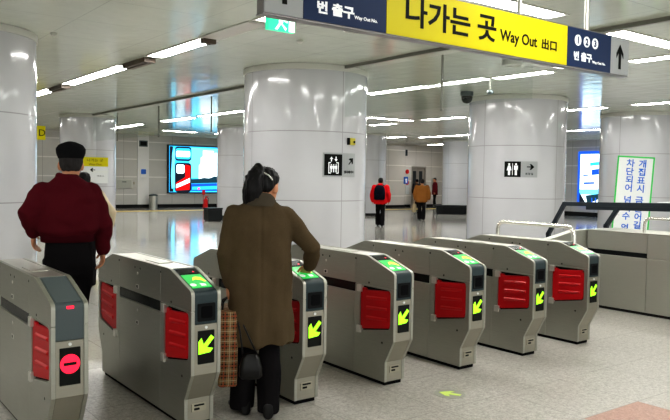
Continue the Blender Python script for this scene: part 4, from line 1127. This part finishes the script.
# --- distant people, one pattern with different clothes
def walker(loc, face, label, jmat, h=1.67, hairmat='hair', jbot=.80, wide=1.0, hat=False, headturn=0, step=.12, trousers='trousers', armout=0.03, hairlong=False):
    k = h / 1.70
    Z = lambda z: z * k
    R = Rz(headturn) @ Rx(-.05)
    sp = dict(loc=loc, face=face, head=(0, .02, Z(1.575)), headrot=R, neck=(0, 0), z_sh=Z(1.41), z_waist=Z(1.06), z_hip=Z(.88), w_sh=.185, vox=.016, bvox=.012,
        arms=[dict(j=[(-.19*wide, 0, Z(1.375)), (-.235*wide - armout, -.03, Z(1.11)), (-.225*wide - armout, .06, Z(.89))], d=(.0, .2, -1), palm=(1, 0, 0), thumb=(0, 1, 0), curl=.5),
              dict(j=[(.19*wide, 0, Z(1.375)), (.235*wide + armout, -.03, Z(1.11)), (.225*wide + armout, .06, Z(.89))], d=(-.0, .2, -1), palm=(-1, 0, 0), thumb=(0, 1, 0), curl=.5)],
        legs=[dict(j=[(-.085, 0, Z(.85)), (-.09, .04 + step*.4, Z(.47)), (-.09, step, .09)], flare=1.3), dict(j=[(.085, 0, Z(.85)), (.085, .0, Z(.47)), (.085, -step, .09)], flare=1.3)],
        jmat=jmat, sleeve=1.08*wide, trousers=trousers,
        jacket=[(Z(jbot), 0, 0, .20*wide, .15), (Z(jbot + .05), 0, 0, .215*wide, .155), (Z(1.1), 0, 0, .205*wide, .15), (Z(1.25), 0, 0, .21*wide, .145), (Z(1.34), 0, 0, .205*wide, .125), (Z(1.39), 0, 0, .18*wide, .10), (Z(1.43), 0, 0, .11, .08), (Z(1.46), 0, 0, .075, .07)])
    g, T = person(sp, label)
    low = -.10 if hairlong else -.05
    hair_cap(T, R, 1, [(low, .06, .045, -.05, 0), (-.02, .080, .07, -.035, 0), (.02, .087, .095, -.018, .03), (.06, .087, .105, -.010, .02), (.10, .072, .09, -.012, 0), (.125, .044, .056, -.014, 0), (.132, .015, .02, -.014, 0)], hairmat, g, vox=.012)
    return g
RP = (14.72, 14.45, 0)
RED = walker(RP, math.radians(48), 'person in a bright red jacket with a dark backpack walking away', 'red_jacket', 1.64, wide=1.10, jbot=.78)
fa = math.radians(48); Mr = Matrix.Translation(RP) @ Matrix.Rotation(-fa, 4, 'Z')
q = Mr @ V((0, -.245, .90))
t = thing('backpack', 'dark navy backpack on the back of the red jacket', 'backpack', q, -fa)
rings = [[V((x, y, z)) for x, y in rrect(-a, a, -b, b + .04, .04, 3)] for z, a, b in ((0, .14, .05), (.03, .18, .08), (.24, .185, .095), (.39, .165, .075), (.47, .12, .05), (.50, .07, .02))]
obj('sack', MB().loft(rings), 'navy_bag', t, smooth=60)
obj('pocket', MB().loft([[V((x, y - .10, z)) for x, y in rrect(-a, a, -.03, .03, .02, 3)] for z, a in ((.04, .09), (.06, .11), (.16, .11), (.19, .09))]), 'navy_bag', t, smooth=60)
for sx in (-1, 1): obj('strap', MB().tube([(sx*.10, .03, .36), (sx*.11, .10, .47), (sx*.12, .20, .50), (sx*.125, .30, .47)], .018, 8), 'navy_bag', t, smooth=180)
obj('hood', MB().ball((0, -.12, 1.40), .11, .06, .06), 'red_jacket', RED, smooth=180)
BP = (18.68, 16.55, 0); ba = math.radians(50)
walker(BP, ba, 'person in an ochre jacket walking away with a pale bag', 'ochre', 1.62, 'hair_grey', jbot=.74, wide=1.08)
Mb = Matrix.Translation(BP) @ Matrix.Rotation(-ba, 4, 'Z'); q = Mb @ V((-.30, .06, .30))
t = thing('tote_bag', 'pale tan bag in the left hand of the ochre jacket', 'bag', q, -ba)
obj('bag_body', MB().loft([[V((x, y, z)) for x, y in rrect(-a, a, -b, b, .02, 3)] for z, a, b in ((0, .05, .12), (.02, .07, .15), (.25, .07, .15), (.33, .05, .14))]), 'tan_bag', t, smooth=60)
obj('handle', MB().tube([(0, -.08, .32), (0, -.05, .44), (0, .03, .49), (0, .06, .42), (0, .08, .32)], .012, 8), 'tan_bag', t, smooth=180)
walker((28.1, 25.3, 0), math.radians(-60), 'person in a wine red jacket standing sideways by the lift', 'wine', 1.72, jbot=.74, step=.02, headturn=.4)
walker((27.3, 25.95, 0), math.radians(20), 'dark clothed person standing right at the lift doors', 'dark_coat', 1.62, jbot=.6, step=.02, armout=0)
walker((2.16, 6.26, 0), math.radians(20), 'person in a beige coat mostly hidden in front of the man in maroon', 'beige', 1.63, jbot=.75, wide=1.0, armout=.13)

# ------------------------------------------------------------------ camera, world, output look
cam = bpy.data.cameras.new('camera'); co = bpy.data.objects.new('camera', cam); COL.objects.link(co)
Rm = Matrix((rt, up, -fw)).transposed().to_4x4()
co.matrix_world = Matrix.Translation((cx_, cy_, ch_)) @ Rm
cam.sensor_fit = 'HORIZONTAL'; cam.sensor_width = 36; cam.lens = f_ / 670 * 36; cam.clip_start = .05
scn.camera = co
w = bpy.data.worlds.new('world'); scn.world = w; w.use_nodes = True
w.node_tree.nodes['Background'].inputs[0].default_value = (.8, .82, .8, 1); w.node_tree.nodes['Background'].inputs[1].default_value = 1.6
scn.view_settings.view_transform = 'Standard'; scn.view_settings.look = 'Medium High Contrast'; scn.view_settings.exposure = -0.14
scn.cycles.use_denoising = True
scn.cycles.max_bounces = 8
scn.cycles.sample_clamp_indirect = 6
